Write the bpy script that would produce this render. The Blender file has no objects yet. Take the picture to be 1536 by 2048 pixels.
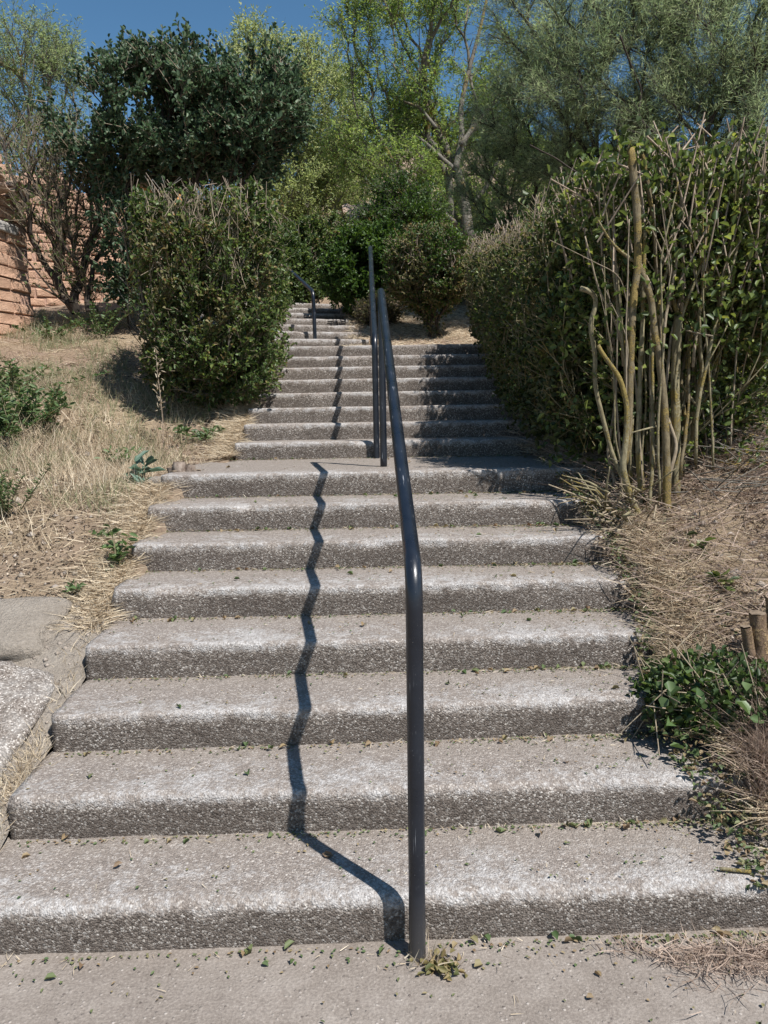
import bpy, math, random
import numpy as np
from mathutils import Vector, Matrix, noise as mnoise

scene = bpy.context.scene
COL = scene.collection

# ------------------------------------------------------------------ camera
F_PX, PITCH, ROLL, YAW, EYE = 1563.3, 0.1338, 0.0168, -0.01436, 1.6233
_f = Vector((-math.sin(YAW) * math.cos(PITCH), math.cos(YAW) * math.cos(PITCH), -math.sin(PITCH)))
_r = Vector((math.cos(YAW), math.sin(YAW), 0))
_u = _r.cross(_f)
_c, _s = math.cos(ROLL), math.sin(ROLL)
CR = _r * _c - _u * _s
CU = _r * _s + _u * _c
cam_data = bpy.data.cameras.new("camera")
cam = bpy.data.objects.new("camera", cam_data)
COL.objects.link(cam)
M = Matrix((CR, CU, -_f)).transposed().to_4x4()
M.translation = Vector((0, 0, EYE))
cam.matrix_world = M
cam_data.sensor_fit = 'VERTICAL'
cam_data.sensor_height = 24
cam_data.lens = F_PX / 2048 * 24
cam_data.clip_start = 0.05
cam_data.clip_end = 2000
scene.camera = cam

# ------------------------------------------------------------------ sky, sun, exposure
SUN = Vector((0.373, -0.417, 0.829)).normalized()
world = bpy.data.worlds.new("World")
scene.world = world
world.use_nodes = True
wn = world.node_tree
wn.nodes.clear()
sky = wn.nodes.new('ShaderNodeTexSky')
sky.sky_type = 'NISHITA'
sky.sun_disc = False
sky.sun_elevation = math.asin(SUN.z)
sky.sun_rotation = math.atan2(SUN.x, SUN.y)
sky.altitude = 800
sky.air_density = 1.0
sky.dust_density = 0.3
sky.ozone_density = 1.0
bg = wn.nodes.new('ShaderNodeBackground')
bg.inputs['Strength'].default_value = 0.068
wo = wn.nodes.new('ShaderNodeOutputWorld')
shs = wn.nodes.new('ShaderNodeHueSaturation')
shs.inputs['Hue'].default_value = 0.492
shs.inputs['Saturation'].default_value = 1.20
shs.inputs['Value'].default_value = 1.15
wn.links.new(sky.outputs[0], shs.inputs['Color'])
wn.links.new(shs.outputs[0], bg.inputs[0])
wn.links.new(bg.outputs[0], wo.inputs[0])
sd = bpy.data.lights.new("sun", 'SUN')
sd.energy = 5.0
sd.angle = math.radians(0.53)
sd.color = (1.0, 0.965, 0.925)
so = bpy.data.objects.new("sun", sd)
so.rotation_euler = SUN.to_track_quat('Z', 'Y').to_euler()
so.location = (3, -3, 8)
COL.objects.link(so)
scene.view_settings.view_transform = 'Standard'
scene.view_settings.look = 'None'
scene.view_settings.exposure = 0.62
scene.view_settings.gamma = 1.0
scene.view_settings.use_curve_mapping = False
scene.cycles.max_bounces = 6
scene.cycles.transparent_max_bounces = 6
scene.cycles.use_denoising = True

# ------------------------------------------------------------------ helpers
def rng(seed):
    return np.random.default_rng(seed)

def at(u, v, Y):
    """world point at forward distance Y seen in the photograph at (u, v)"""
    du, dv = u - 768, v - 1024
    a = _c * du - _s * dv
    b = _s * du + _c * dv
    d = _f + _r * (a / F_PX) - _u * (b / F_PX)
    t = Y / d.y
    return np.array([d.x * t, Y, EYE + d.z * t])

def hash3(ix, iy, iz):
    h = (ix.astype(np.int64) * 374761393 + iy.astype(np.int64) * 668265263 + iz.astype(np.int64) * 2147483647) & 0xffffffff
    h = ((h ^ (h >> 13)) * 1274126177) & 0xffffffff
    h = h ^ (h >> 16)
    return (h & 0xffff) / 65535.0

def vnoise(p, scale=1.0, seed=0):
    """value noise in -1..1 for an (n,3) array"""
    p = np.asarray(p, float) * scale + seed * 17.31
    i = np.floor(p).astype(np.int64)
    f = p - i
    f = f * f * (3 - 2 * f)
    r = 0
    for dx in (0, 1):
        for dy in (0, 1):
            for dz in (0, 1):
                w = (f[:, 0] if dx else 1 - f[:, 0]) * (f[:, 1] if dy else 1 - f[:, 1]) * (f[:, 2] if dz else 1 - f[:, 2])
                r = r + w * hash3(i[:, 0] + dx, i[:, 1] + dy, i[:, 2] + dz)
    return r * 2 - 1

def fbm(p, scale=1.0, seed=0, octv=3):
    r = 0
    a = 1
    for o in range(octv):
        r = r + a * vnoise(p, scale * 2 ** o, seed + o * 3)
        a *= .5
    return r / 1.75

def unit(a):
    return a / np.maximum(np.linalg.norm(a, axis=-1, keepdims=True), 1e-9)

def mesh_np(name, verts, quads=None, tris=None, mat=None, smooth=False, parent=None, rnd=None, poly=None, loc=None):
    """quads/tris: index arrays; rnd: one float per face stored as attribute 'rnd'"""
    me = bpy.data.meshes.new(name)
    verts = np.ascontiguousarray(verts, dtype=np.float32)
    me.vertices.add(len(verts))
    me.vertices.foreach_set('co', verts.ravel())
    lo, starts, n = [], [], 0
    if quads is not None and len(quads):
        q = np.asarray(quads, dtype=np.int32)
        lo.append(q.ravel()); starts.append(np.arange(len(q)) * 4); n = len(q) * 4
    if tris is not None and len(tris):
        t = np.asarray(tris, dtype=np.int32)
        lo.append(t.ravel()); starts.append(n + np.arange(len(t)) * 3)
        n += len(t) * 3
    if poly:
        for pg in poly:
            lo.append(np.asarray(pg, dtype=np.int32)); starts.append(np.array([n])); n += len(pg)
    lo = np.concatenate(lo).astype(np.int32)
    starts = np.concatenate(starts).astype(np.int32)
    me.loops.add(len(lo))
    me.loops.foreach_set('vertex_index', lo)
    me.polygons.add(len(starts))
    me.polygons.foreach_set('loop_start', starts)
    if smooth:
        me.polygons.foreach_set('use_smooth', np.ones(len(starts), dtype=bool))
    me.update(calc_edges=True)
    if rnd is not None:
        a = me.attributes.new('rnd', 'FLOAT', 'FACE')
        a.data.foreach_set('value', np.asarray(rnd, dtype=np.float32))
    if mat is not None:
        me.materials.append(mat)
    o = bpy.data.objects.new(name, me)
    COL.objects.link(o)
    if parent is not None:
        o.parent = parent
    if loc is not None:
        o.location = loc
    return o

def empty(name, label, cat, loc=(0, 0, 0), group=None, kind=None):
    o = bpy.data.objects.new(name, None)
    o.empty_display_size = 0.1
    o.location = loc
    COL.objects.link(o)
    tag(o, label, cat, group, kind)
    return o

def tag(o, label=None, cat=None, group=None, kind=None):
    if label: o['label'] = label
    if cat: o['category'] = cat
    if group: o['group'] = group
    if kind: o['kind'] = kind
    return o

def adopt(parent, child):
    """parent while keeping world coordinates of a mesh built in world space"""
    child.parent = parent
    child.matrix_parent_inverse = Matrix.Translation(-Vector(parent.location))
    return child

# ------------------------------------------------------------------ materials
class NT:
    def __init__(s, name):
        s.m = bpy.data.materials.new(name); s.m.use_nodes = True
        s.t = s.m.node_tree; s.t.nodes.clear()
        s.out = s.n('ShaderNodeOutputMaterial')
    def n(s, ty, **kw):
        x = s.t.nodes.new(ty)
        for k, v in kw.items():
            if hasattr(x, k): setattr(x, k, v)
            else: x.inputs[k.replace('_', ' ')].default_value = v
        return x
    def l(s, a, b): s.t.links.new(a, b)
    def ramp(s, fac, stops, interp='LINEAR'):
        r = s.n('ShaderNodeValToRGB'); cr = r.color_ramp; cr.interpolation = interp
        while len(cr.elements) < len(stops): cr.elements.new(0.5)
        for e, (p, c) in zip(cr.elements, stops):
            e.position = p; e.color = (*c, 1) if len(c) == 3 else c
        s.l(fac, r.inputs[0]); return r.outputs[0]
    def noise(s, vec, scale, detail=4, rough=.55):
        x = s.n('ShaderNodeTexNoise'); x.inputs['Scale'].default_value = scale
        x.inputs['Detail'].default_value = detail; x.inputs['Roughness'].default_value = rough
        s.l(vec, x.inputs['Vector']); return x.outputs[0]
    def math(s, op, a, b=None, clamp=False):
        x = s.n('ShaderNodeMath'); x.operation = op; x.use_clamp = clamp
        for i, q in enumerate((a, b)):
            if q is None: continue
            if isinstance(q, (int, float)): x.inputs[i].default_value = q
            else: s.l(q, x.inputs[i])
        return x.outputs[0]
    def mix(s, fac, a, b, mode='MIX'):
        x = s.n('ShaderNodeMix'); x.data_type = 'RGBA'; x.blend_type = mode
        for i, q in ((0, fac), (6, a), (7, b)):
            if isinstance(q, (int, float)): x.inputs[i].default_value = q
            elif isinstance(q, tuple): x.inputs[i].default_value = (*q, 1)
            else: s.l(q, x.inputs[i])
        return x.outputs[2]
    def maprange(s, v, a, b, c=0., d=1.):
        x = s.n('ShaderNodeMapRange'); s.l(v, x.inputs[0])
        for i, q in zip((1, 2, 3, 4), (a, b, c, d)): x.inputs[i].default_value = q
        return x.outputs[0]
    def bsdf(s, col, rough=.8, spec=.3, bump=None, bstr=.5, bdist=.01, metallic=0.):
        b = s.n('ShaderNodeBsdfPrincipled')
        if isinstance(col, tuple): b.inputs['Base Color'].default_value = (*col, 1)
        else: s.l(col, b.inputs['Base Color'])
        if isinstance(rough, (int, float)): b.inputs['Roughness'].default_value = rough
        else: s.l(rough, b.inputs['Roughness'])
        b.inputs['Specular IOR Level'].default_value = spec
        b.inputs['Metallic'].default_value = metallic
        if bump is not None:
            bp = s.n('ShaderNodeBump'); bp.inputs['Strength'].default_value = bstr; bp.inputs['Distance'].default_value = bdist
            s.l(bump, bp.inputs['Height']); s.l(bp.outputs[0], b.inputs['Normal'])
        return b
    def done(s, sh):
        s.l(sh.outputs[0] if hasattr(sh, 'outputs') else sh, s.out.inputs[0]); return s.m

def concrete_mat(name='aggregate_concrete', object_space=True, tone=1.0, lichen=1.0):
    t = NT(name)
    pos = t.n('ShaderNodeNewGeometry').outputs['Position']
    big = t.noise(pos, 2.3, 5, .6)
    mid = t.noise(pos, 13, 5, .65)
    fine = t.noise(pos, 55, 5, .75)
    def cells(sc):
        v = t.n('ShaderNodeTexVoronoi'); v.inputs['Scale'].default_value = sc; t.l(pos, v.inputs['Vector'])
        p = t.n('ShaderNodeSeparateColor'); t.l(v.outputs['Color'], p.inputs[0]); return v, p
    vor, sep = cells(165)
    v2, sep2 = cells(85)
    base = t.ramp(mid, [(.25, (.105 * tone, .088 * tone, .076 * tone)), (.5, (.19 * tone, .163 * tone, .142 * tone)), (.75, (.29 * tone, .256 * tone, .226 * tone))])
    peb = t.ramp(sep.outputs[0], [(0, (.035, .029, .025)), (.3, (.11, .091, .078)), (.6, (.215, .187, .164)), (.86, (.40, .365, .33)), (1, (.85, .82, .77))])
    c = t.mix(.62, base, peb)
    big_p = t.math('MULTIPLY', t.math('GREATER_THAN', sep2.outputs[0], .72), t.maprange(v2.outputs['Distance'], .42, .30))
    c = t.mix(t.math('MULTIPLY', big_p, .75), c, t.ramp(sep2.outputs[1], [(0, (.06, .048, .042)), (.5, (.26, .22, .19)), (.8, (.46, .42, .37)), (1, (.80, .76, .70))]))
    if object_space:
        oc = t.n('ShaderNodeTexCoord').outputs['Object']
        so_ = t.n('ShaderNodeSeparateXYZ'); t.l(oc, so_.inputs[0])
        # lichen and wear on the nosing and outer tread, dirt at the back of the tread, grime on the riser
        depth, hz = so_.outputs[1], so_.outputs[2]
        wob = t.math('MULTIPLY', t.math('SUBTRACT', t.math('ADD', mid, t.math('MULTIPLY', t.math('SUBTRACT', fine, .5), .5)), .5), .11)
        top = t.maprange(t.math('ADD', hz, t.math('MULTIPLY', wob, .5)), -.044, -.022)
        front = t.maprange(t.math('ADD', depth, t.math('MULTIPLY', wob, 3.0)), .34, .04)
        patch = t.math('ADD', t.math('MULTIPLY', mid, .9), t.math('ADD', t.math('MULTIPLY', fine, .9), t.math('MULTIPLY', big, .7)))
        lich = t.math('MULTIPLY', top, t.maprange(t.math('ADD', patch, t.math('MULTIPLY', front, .20)), 1.36, 1.58))
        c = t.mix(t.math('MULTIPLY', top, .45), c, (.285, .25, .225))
        lc = t.mix(.45, t.ramp(fine, [(.3, (.26, .255, .25)), (.55, (.40, .397, .395)), (.8, (.56, .56, .57))]), t.ramp(sep.outputs[1], [(0, (.14, .13, .125)), (.4, (.38, .37, .36)), (1, (.80, .80, .80))]))
        c = t.mix(t.math('MULTIPLY', lich, .66 * lichen), c, lc)
        px = t.n('ShaderNodeSeparateXYZ'); t.l(pos, px.inputs[0])
        rightw = t.math('MULTIPLY', t.maprange(t.math('ADD', px.outputs[0], t.math('MULTIPLY', t.math('SUBTRACT', big, .5), 1.6)), .1, 1.3), .20)
        dirt = t.math('MULTIPLY', top, t.maprange(t.math('ADD', t.math('ADD', depth, rightw), t.math('MULTIPLY', wob, 2.0)), .22, .38))
        c = t.mix(t.math('MULTIPLY', dirt, .45), c, t.ramp(fine, [(.3, (.165, .14, .118)), (.7, (.32, .285, .25))]))
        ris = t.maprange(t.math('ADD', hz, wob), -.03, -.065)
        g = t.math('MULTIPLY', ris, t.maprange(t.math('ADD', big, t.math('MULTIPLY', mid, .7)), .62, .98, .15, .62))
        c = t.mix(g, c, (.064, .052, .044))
    else:
        lich = t.maprange(t.math('ADD', t.math('MULTIPLY', mid, .6), t.math('MULTIPLY', big, .8)), .62, .85)
        c = t.mix(t.math('MULTIPLY', lich, .6 * lichen), c, t.ramp(fine, [(.3, (.24, .235, .225)), (.8, (.58, .58, .57))]))
    c = t.mix(1.0, c, (1.0, .985, .965), 'MULTIPLY')
    h = t.math('ADD', t.math('MULTIPLY', vor.outputs['Distance'], -.7), t.math('ADD', t.math('MULTIPLY', fine, 1.5), t.math('MULTIPLY', mid, 1.6)))
    return t.done(t.bsdf(c, .93, .2, h, .75, .009))

def ground_mat():
    t = NT('dry_soil')
    pos = t.n('ShaderNodeNewGeometry').outputs['Position']
    big = t.noise(pos, .8, 4); mid = t.noise(pos, 6, 6, .7); fine = t.noise(pos, 60, 5, .75)
    c = t.ramp(mid, [(.25, (.15, .10, .075)), (.5, (.28, .20, .155)), (.72, (.41, .32, .265))])
    c = t.mix(t.maprange(big, .42, .62, 0, .75), c, (.36, .30, .19))
    c = t.mix(.5, c, t.ramp(fine, [(.3, (.13, .085, .055)), (.6, (.36, .27, .19)), (.85, (.6, .5, .36))]))
    h = t.math('ADD', t.math('MULTIPLY', fine, .8), mid)
    return t.done(t.bsdf(c, .95, .1, h, .9, .04))

def simple_noise_mat(name, stops, scale, rough=.9, bstr=.5, bdist=.01, spec=.2, fine=0, fstops=None):
    t = NT(name)
    pos = t.n('ShaderNodeNewGeometry').outputs['Position']
    n = t.noise(pos, scale, 6, .65)
    c = t.ramp(n, stops)
    h = n
    if fine:
        f = t.noise(pos, fine, 5, .7)
        c = t.mix(.4, c, t.ramp(f, fstops or stops))
        h = t.math('ADD', n, f)
    return t.done(t.bsdf(c, rough, spec, h, bstr, bdist))

def leaf_mat(name, stops, trans=.35, rough=.45, spec=.35):
    t = NT(name)
    a = t.n('ShaderNodeAttribute'); a.attribute_name = 'rnd'
    c = t.ramp(a.outputs['Fac'], stops)
    b = t.bsdf(c, rough, spec)
    tr = t.n('ShaderNodeBsdfTranslucent')
    hs = t.n('ShaderNodeHueSaturation'); hs.inputs['Hue'].default_value = .485
    hs.inputs['Saturation'].default_value = 1.15; hs.inputs['Value'].default_value = 1.6
    t.l(c, hs.inputs['Color']); t.l(hs.outputs[0], tr.inputs[0])
    mx = t.n('ShaderNodeMixShader'); mx.inputs[0].default_value = trans
    t.l(b.outputs[0], mx.inputs[1]); t.l(tr.outputs[0], mx.inputs[2])
    return t.done(mx)

def bark_mat(name, dark, light, lichen=None, scale=18, amount=.5):
    t = NT(name)
    g = t.n('ShaderNodeNewGeometry'); pos = g.outputs['Position']
    mp = t.n('ShaderNodeMapping'); mp.inputs['Scale'].default_value = (1, 1, .35); t.l(pos, mp.inputs[0])
    n = t.noise(mp.outputs[0], scale * 3, 5, .7)
    c = t.ramp(n, [(.3, dark), (.7, light)])
    h = n
    if lichen:
        big = t.noise(pos, scale * .28, 3, .6); f = t.noise(pos, scale * 6, 4, .7)
        m = t.maprange(t.math('ADD', big, t.math('MULTIPLY', t.math('SUBTRACT', f, .5), .6)), .62 - amount * .25, .70 - amount * .25)
        c = t.mix(t.math('MULTIPLY', m, .85), c, t.ramp(f, [(.3, tuple(x * .55 for x in lichen)), (.7, lichen)]))
        h = t.math('ADD', n, t.math('MULTIPLY', t.math('MULTIPLY', m, f), 1.4))
    return t.done(t.bsdf(c, .9, .15, h, .8, .006))

def rail_mat():
    t = NT('dark_blue_grey_rail_paint')
    pos = t.n('ShaderNodeNewGeometry').outputs['Position']
    mp = t.n('ShaderNodeMapping'); mp.inputs['Scale'].default_value = (160, 6, 6); t.l(pos, mp.inputs[0])
    n = t.noise(mp.outputs[0], 1.5, 3, .6)
    big = t.noise(pos, 7, 4, .6); f = t.noise(pos, 240, 3, .6)
    zz = t.n('ShaderNodeSeparateXYZ'); t.l(pos, zz.inputs[0])
    scr = t.math('MULTIPLY', t.maprange(n, .63, .70), t.maprange(big, .50, .58))
    c = t.ramp(big, [(.3, (.006, .008, .013)), (.7, (.013, .017, .025))])
    c = t.mix(t.math('MULTIPLY', scr, .8), c, (.30, .31, .33))
    c = t.mix(t.math('MULTIPLY', t.maprange(f, .68, .74), .5), c, (.26, .26, .26))
    dust = t.maprange(zz.outputs[2], .22, .0)
    c = t.mix(t.math('MULTIPLY', dust, .35), c, (.12, .11, .10))
    r = t.maprange(big, .3, .7, .24, .40)
    return t.done(t.bsdf(c, r, .5, f, .12, .002))

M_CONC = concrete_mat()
M_SLAB = concrete_mat('slab_concrete', False, 1.15, .8)
M_SOIL = ground_mat()
M_RAIL = rail_mat()
_unused = simple_noise_mat('dusty_pavement_base', [(.3, (.21, .175, .145)), (.55, (.30, .255, .215)), (.8, (.40, .355, .31))], 5, bstr=.6, bdist=.01, fine=90,
                          fstops=[(.3, (.12, .095, .078)), (.55, (.29, .25, .21)), (.82, (.55, .50, .44))])
def pave_mat():
    t = NT('dusty_pavement')
    pos = t.n('ShaderNodeNewGeometry').outputs['Position']
    big = t.noise(pos, 2.5, 5, .6); mid = t.noise(pos, 16, 6, .7); fine = t.noise(pos, 110, 4, .7)
    v = t.n('ShaderNodeTexVoronoi'); v.inputs['Scale'].default_value = 75; t.l(pos, v.inputs['Vector'])
    p = t.n('ShaderNodeSeparateColor'); t.l(v.outputs['Color'], p.inputs[0])
    c = t.ramp(t.math('ADD', t.math('MULTIPLY', big, .6), t.math('MULTIPLY', mid, .4)), [(.36, (.13, .112, .098)), (.5, (.205, .181, .160)), (.62, (.295, .267, .24))])
    c = t.mix(.45, c, t.ramp(fine, [(.3, (.10, .08, .066)), (.55, (.26, .22, .185)), (.8, (.50, .45, .40))]))
    st = t.math('MULTIPLY', t.math('GREATER_THAN', p.outputs[0], .80), t.maprange(v.outputs['Distance'], .40, .22))
    c = t.mix(t.math('MULTIPLY', st, .8), c, t.ramp(p.outputs[1], [(0, (.10, .08, .07)), (.5, (.28, .245, .215)), (1, (.42, .38, .34))]))
    h = t.math('ADD', t.math('ADD', t.math('MULTIPLY', mid, 1.5), fine), t.math('MULTIPLY', st, .8))
    return t.done(t.bsdf(c, .94, .15, h, .6, .006))
M_PAVE = pave_mat()
M_CEM = simple_noise_mat('pale_cement', [(.3, (.27, .232, .19)), (.6, (.40, .352, .295)), (.8, (.48, .44, .38))], 8, bstr=1.0, bdist=.03, fine=60,
                         fstops=[(.3, (.13, .105, .085)), (.6, (.34, .295, .245)), (.85, (.60, .55, .49))])
M_ADOBE = simple_noise_mat('adobe', [(.25, (.45, .265, .175)), (.55, (.58, .37, .255)), (.8, (.67, .47, .345))], 9, bstr=.9, bdist=.03, fine=60)
M_ADOBE2 = simple_noise_mat('adobe_mud_joint', [(.25, (.36, .22, .16)), (.8, (.52, .34, .26))], 14, bstr=.9, bdist=.03, fine=70)
M_TILE = simple_noise_mat('weathered_tile', [(.3, (.30, .20, .145)), (.6, (.42, .32, .25)), (.8, (.46, .42, .36))], 14, bstr=.4, fine=80)
M_PLANK = simple_noise_mat('grey_wood', [(.3, (.25, .23, .21)), (.7, (.42, .40, .37))], 30, bstr=.4)
M_OCHRE = simple_noise_mat('ochre_render', [(.3, (.42, .20, .07)), (.7, (.52, .27, .10))], 5, bstr=.2)
M_WHITE = simple_noise_mat('pale_roof', [(.3, (.55, .55, .56)), (.7, (.72, .72, .74))], 6, bstr=.2)
M_STONE = simple_noise_mat('grey_hill_stone', [(.3, (.18, .165, .15)), (.6, (.30, .275, .25)), (.8, (.40, .37, .33))], 1.2, bstr=.8, bdist=.3, fine=6)
M_WOODCUT = simple_noise_mat('cut_wood', [(.3, (.10, .075, .055)), (.7, (.26, .20, .14))], 40, bstr=.5, bdist=.01)
M_STUB = simple_noise_mat('pale_clipped_twig', [(.3, (.20, .15, .11)), (.7, (.42, .34, .26))], 30, bstr=.1)
M_BARK_OLIVE = bark_mat('olive_grey_bark', (.12, .10, .058), (.30, .265, .165), (.28, .21, .06), 18, .3)
M_BARK_LICH = bark_mat('yellow_lichen_bark', (.10, .08, .05), (.22, .18, .11), (.30, .22, .075), 26, .45)
M_BARK_DARK = bark_mat('dark_bark', (.030, .024, .020), (.085, .070, .058))
M_BARK_GREY = bark_mat('grey_bark', (.07, .062, .052), (.20, .18, .15), (.32, .22, .05), 10, .15)
M_BARK_PALE = bark_mat('pale_twig_bark', (.15, .118, .082), (.36, .30, .215))

def g3(*c): return [(i / (len(c) - 1), x) for i, x in enumerate(c)]
L_PRIVET = leaf_mat('privet_leaf', g3((.030, .055, .018), (.060, .098, .030), (.10, .145, .045), (.19, .24, .07)))
L_HEDGE = leaf_mat('right_hedge_leaf', g3((.026, .044, .014), (.055, .085, .026), (.11, .15, .045), (.26, .30, .08)))
L_LILAC = leaf_mat('lilac_leaf', g3((.028, .052, .028), (.050, .088, .045), (.080, .128, .068), (.14, .19, .11)), .3, .5, .3)
L_YELLOW = leaf_mat('yellow_green_leaf', g3((.15, .20, .08), (.22, .275, .11), (.30, .345, .155), (.40, .42, .22)), .52)
L_ACACIA = leaf_mat('acacia_leaf', g3((.09, .15, .045), (.15, .23, .065), (.23, .31, .095), (.33, .38, .14)), .55)
L_TAMAR = leaf_mat('tamarisk_needle', g3((.16, .22, .12), (.24, .31, .165), (.33, .39, .22), (.43, .48, .31)), .55, .6, .2)
L_BLUEG = leaf_mat('blue_green_leaf', g3((.12, .17, .08), (.20, .26, .12), (.28, .33, .17)), .5)
L_SHRUB = leaf_mat('shrub_leaf', g3((.025, .055, .014), (.055, .105, .025), (.10, .16, .035)), .35)
L_BROWN = leaf_mat('browned_clipped_leaf', g3((.045, .060, .020), (.085, .095, .032), (.17, .145, .06), (.27, .20, .10)), .25, .6)
L_BROWNDEB = leaf_mat('brown_debris', g3((.06, .045, .032), (.14, .105, .075), (.27, .21, .155), (.44, .37, .29)), .1, .8)
M_SOILCLOD = simple_noise_mat('clod', [(.3, (.17, .14, .115)), (.7, (.38, .33, .28))], 20)
L_WEED = leaf_mat('weed_leaf', g3((.05, .085, .03), (.085, .14, .05), (.14, .19, .085)), .3)
L_THISTLE = leaf_mat('thistle_leaf', g3((.07, .12, .085), (.11, .17, .12)), .2, .5)
L_STRAW = leaf_mat('straw', g3((.22, .165, .11), (.37, .295, .20), (.50, .42, .30), (.64, .56, .43)), .2, .7, .2)
L_RED = leaf_mat('reddish_dead_grass', g3((.13, .095, .072), (.27, .205, .158), (.44, .35, .285)), .2, .7, .2)
L_GGRASS = leaf_mat('greyish_green_grass', g3((.14, .16, .085), (.22, .235, .13), (.34, .32, .20)), .3, .6, .2)
L_FALLEN = leaf_mat('fallen_leaf', g3((.05, .085, .030), (.085, .12, .045), (.14, .155, .07), (.24, .18, .10), (.15, .10, .06)), .15, .6)

# ------------------------------------------------------------------ terrain
GX = [-60, 2.0, 2.16, 5.05, 5.35, 6.42, 9.2, 9.95, 13, 20, 30, 38, 46, 80, 500]
GZ = [-.03, -.03, .10, 1.17, 1.20, 1.27, 2.28, 2.37, 3.30, 5.5, 8.4, 10.2, 11.0, 11.0, 11.0]
HX = [-60, 2.0, 2.3, 5.0, 7.0, 10.5, 13, 20, 30, 38, 46, 80, 500]
HZ = [-.03, -.03, .10, 1.13, 1.78, 2.92, 3.6, 5.4, 7.2, 8.4, 9.0, 9.0, 9.0]
A3 = math.radians(18)
H3 = np.array([-math.sin(A3), math.cos(A3)]); R3V = np.array([math.cos(A3), math.sin(A3)])
O3 = np.array([-.70, 9.86])

def sstep(x, a, b):
    t = np.clip((x - a) / (b - a), 0, 1)
    return t * t * (3 - 2 * t)

def ground_z(x, y, rough=True):
    x = np.asarray(x, float); y = np.asarray(y, float)
    g = np.interp(y, GX, GZ); h = np.interp(y, HX, HZ)
    wl = sstep(-x, 1.7, 3.0)
    z = g * (1 - wl) + h * wl
    z = z - .055 * sstep(-x, 1.0, 1.25) * (y > 2.2)
    rise = np.clip(x - 1.35, 0, 6) * .13 * sstep(y, 2.2, 3.2) * (1 - sstep(y, 12, 20))
    z = z + rise + .055 * sstep(x - .28 * (y < 2.55), .98, 1.22) * sstep(y, 2.2, 2.6) * (1 - .8 * sstep(y, 4.2, 5))
    z = z + 3.6 * np.exp(-((x - 3.5) / 6.5) ** 2 - ((y - 40) / 9) ** 2)
    z = z - sstep(-x, 8, 30) * np.clip(y - 9, 0, 30) * .12
    if rough:
        p = np.stack([x.ravel(), y.ravel(), np.zeros(x.size)], 1)
        amp = (.018 + .03 * sstep(np.abs(x), 1.6, 3) + .25 * sstep(y, 14, 30)).ravel()
        side = (sstep(y, 1.9, 2.4)).ravel()
        z = z + (fbm(p, 2.2, 1) * amp * side + .008 * side * fbm(p, 14, 5)).reshape(x.shape)
    return z

def under_stairs(x, y):
    a = sstep(x, -1.24, -1.14) * (1 - sstep(x, 1.36, 1.46)) * (y < 5.9)
    b = sstep(x, -1.16, -1.06) * (1 - sstep(x, 1.36, 1.46)) * (y >= 5.9)
    m = (a + b) * sstep(y, 2.05, 2.12) * (1 - sstep(y, 9.75, 9.85))
    m = m * (1 - (1 - sstep(x, -1.3, -1.28)) )
    lx = (x - O3[0]) * R3V[0] + (y - O3[1]) * R3V[1]
    ly = (x - O3[0]) * H3[0] + (y - O3[1]) * H3[1]
    right = .68 + .45 * np.clip(ly, 0, 3) / 3
    c = sstep(ly, -.6, -.5) * (1 - sstep(ly, 3.3, 3.4)) * (1 - sstep(lx, right - .06, right + .02)) * sstep(lx, -1.75, -1.65)
    return np.maximum(m, c)

def axis(dense, lo, hi, far, step, g=1.13):
    a = list(np.arange(lo, hi + 1e-6, step))
    s = step
    while a[-1] < far:
        s *= g; a.append(a[-1] + s)
    s = step; b = [lo]
    while b[-1] > -far:
        s *= g; b.append(b[-1] - s)
    return np.array(b[1:][::-1] + a)
xs = axis(1, -3.4, 3.0, 400, .045)
ys = axis(1, 1.2, 11.5, 400, .05)
X, Y = np.meshgrid(xs, ys)
Z = ground_z(X, Y) - .38 * under_stairs(X, Y)
Z = Z - .14 * sstep(-X, .9, 1.1) * (1 - sstep(-X, 2.4, 2.7)) * sstep(Y, 1.95, 2.1) * (1 - sstep(Y, 3.7, 4.0))
# the ground below the front pavement sits lower
Z = Z - .06 * (1 - sstep(Y, 1.95, 2.1)) * (np.abs(X) < 4)
nx, ny = len(xs), len(ys)
idx = np.arange(nx * ny).reshape(ny, nx)
q = np.stack([idx[:-1, :-1], idx[:-1, 1:], idx[1:, 1:], idx[1:, :-1]], -1).reshape(-1, 4)
terr = mesh_np('ground', np.stack([X, Y, Z], -1).reshape(-1, 3), quads=q, mat=M_SOIL, smooth=True)
tag(terr, kind='structure')

# front pavement
def sheet(name, x0, x1, y0, y1, step, zf, mat):
    xs = np.arange(x0, x1 + 1e-6, step); ys = np.arange(y0, y1 + 1e-6, step)
    X, Y = np.meshgrid(xs, ys); Z = zf(X, Y)
    nx, ny = len(xs), len(ys)
    idx = np.arange(nx * ny).reshape(ny, nx)
    q = np.stack([idx[:-1, :-1], idx[:-1, 1:], idx[1:, 1:], idx[1:, :-1]], -1).reshape(-1, 4)
    return mesh_np(name, np.stack([X, Y, Z], -1).reshape(-1, 3), quads=q, mat=mat, smooth=True)
def pz(X, Y):
    p = np.stack([X.ravel(), Y.ravel(), 0 * X.ravel()], 1)
    return (.004 * fbm(p, 3, 7) + .0015 * fbm(p, 25, 9)).reshape(X.shape)
pave = sheet('pavement', -3.9, 3.9, -3.5, 2.3, .05, pz, M_PAVE)
tag(pave, kind='structure')

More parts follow.
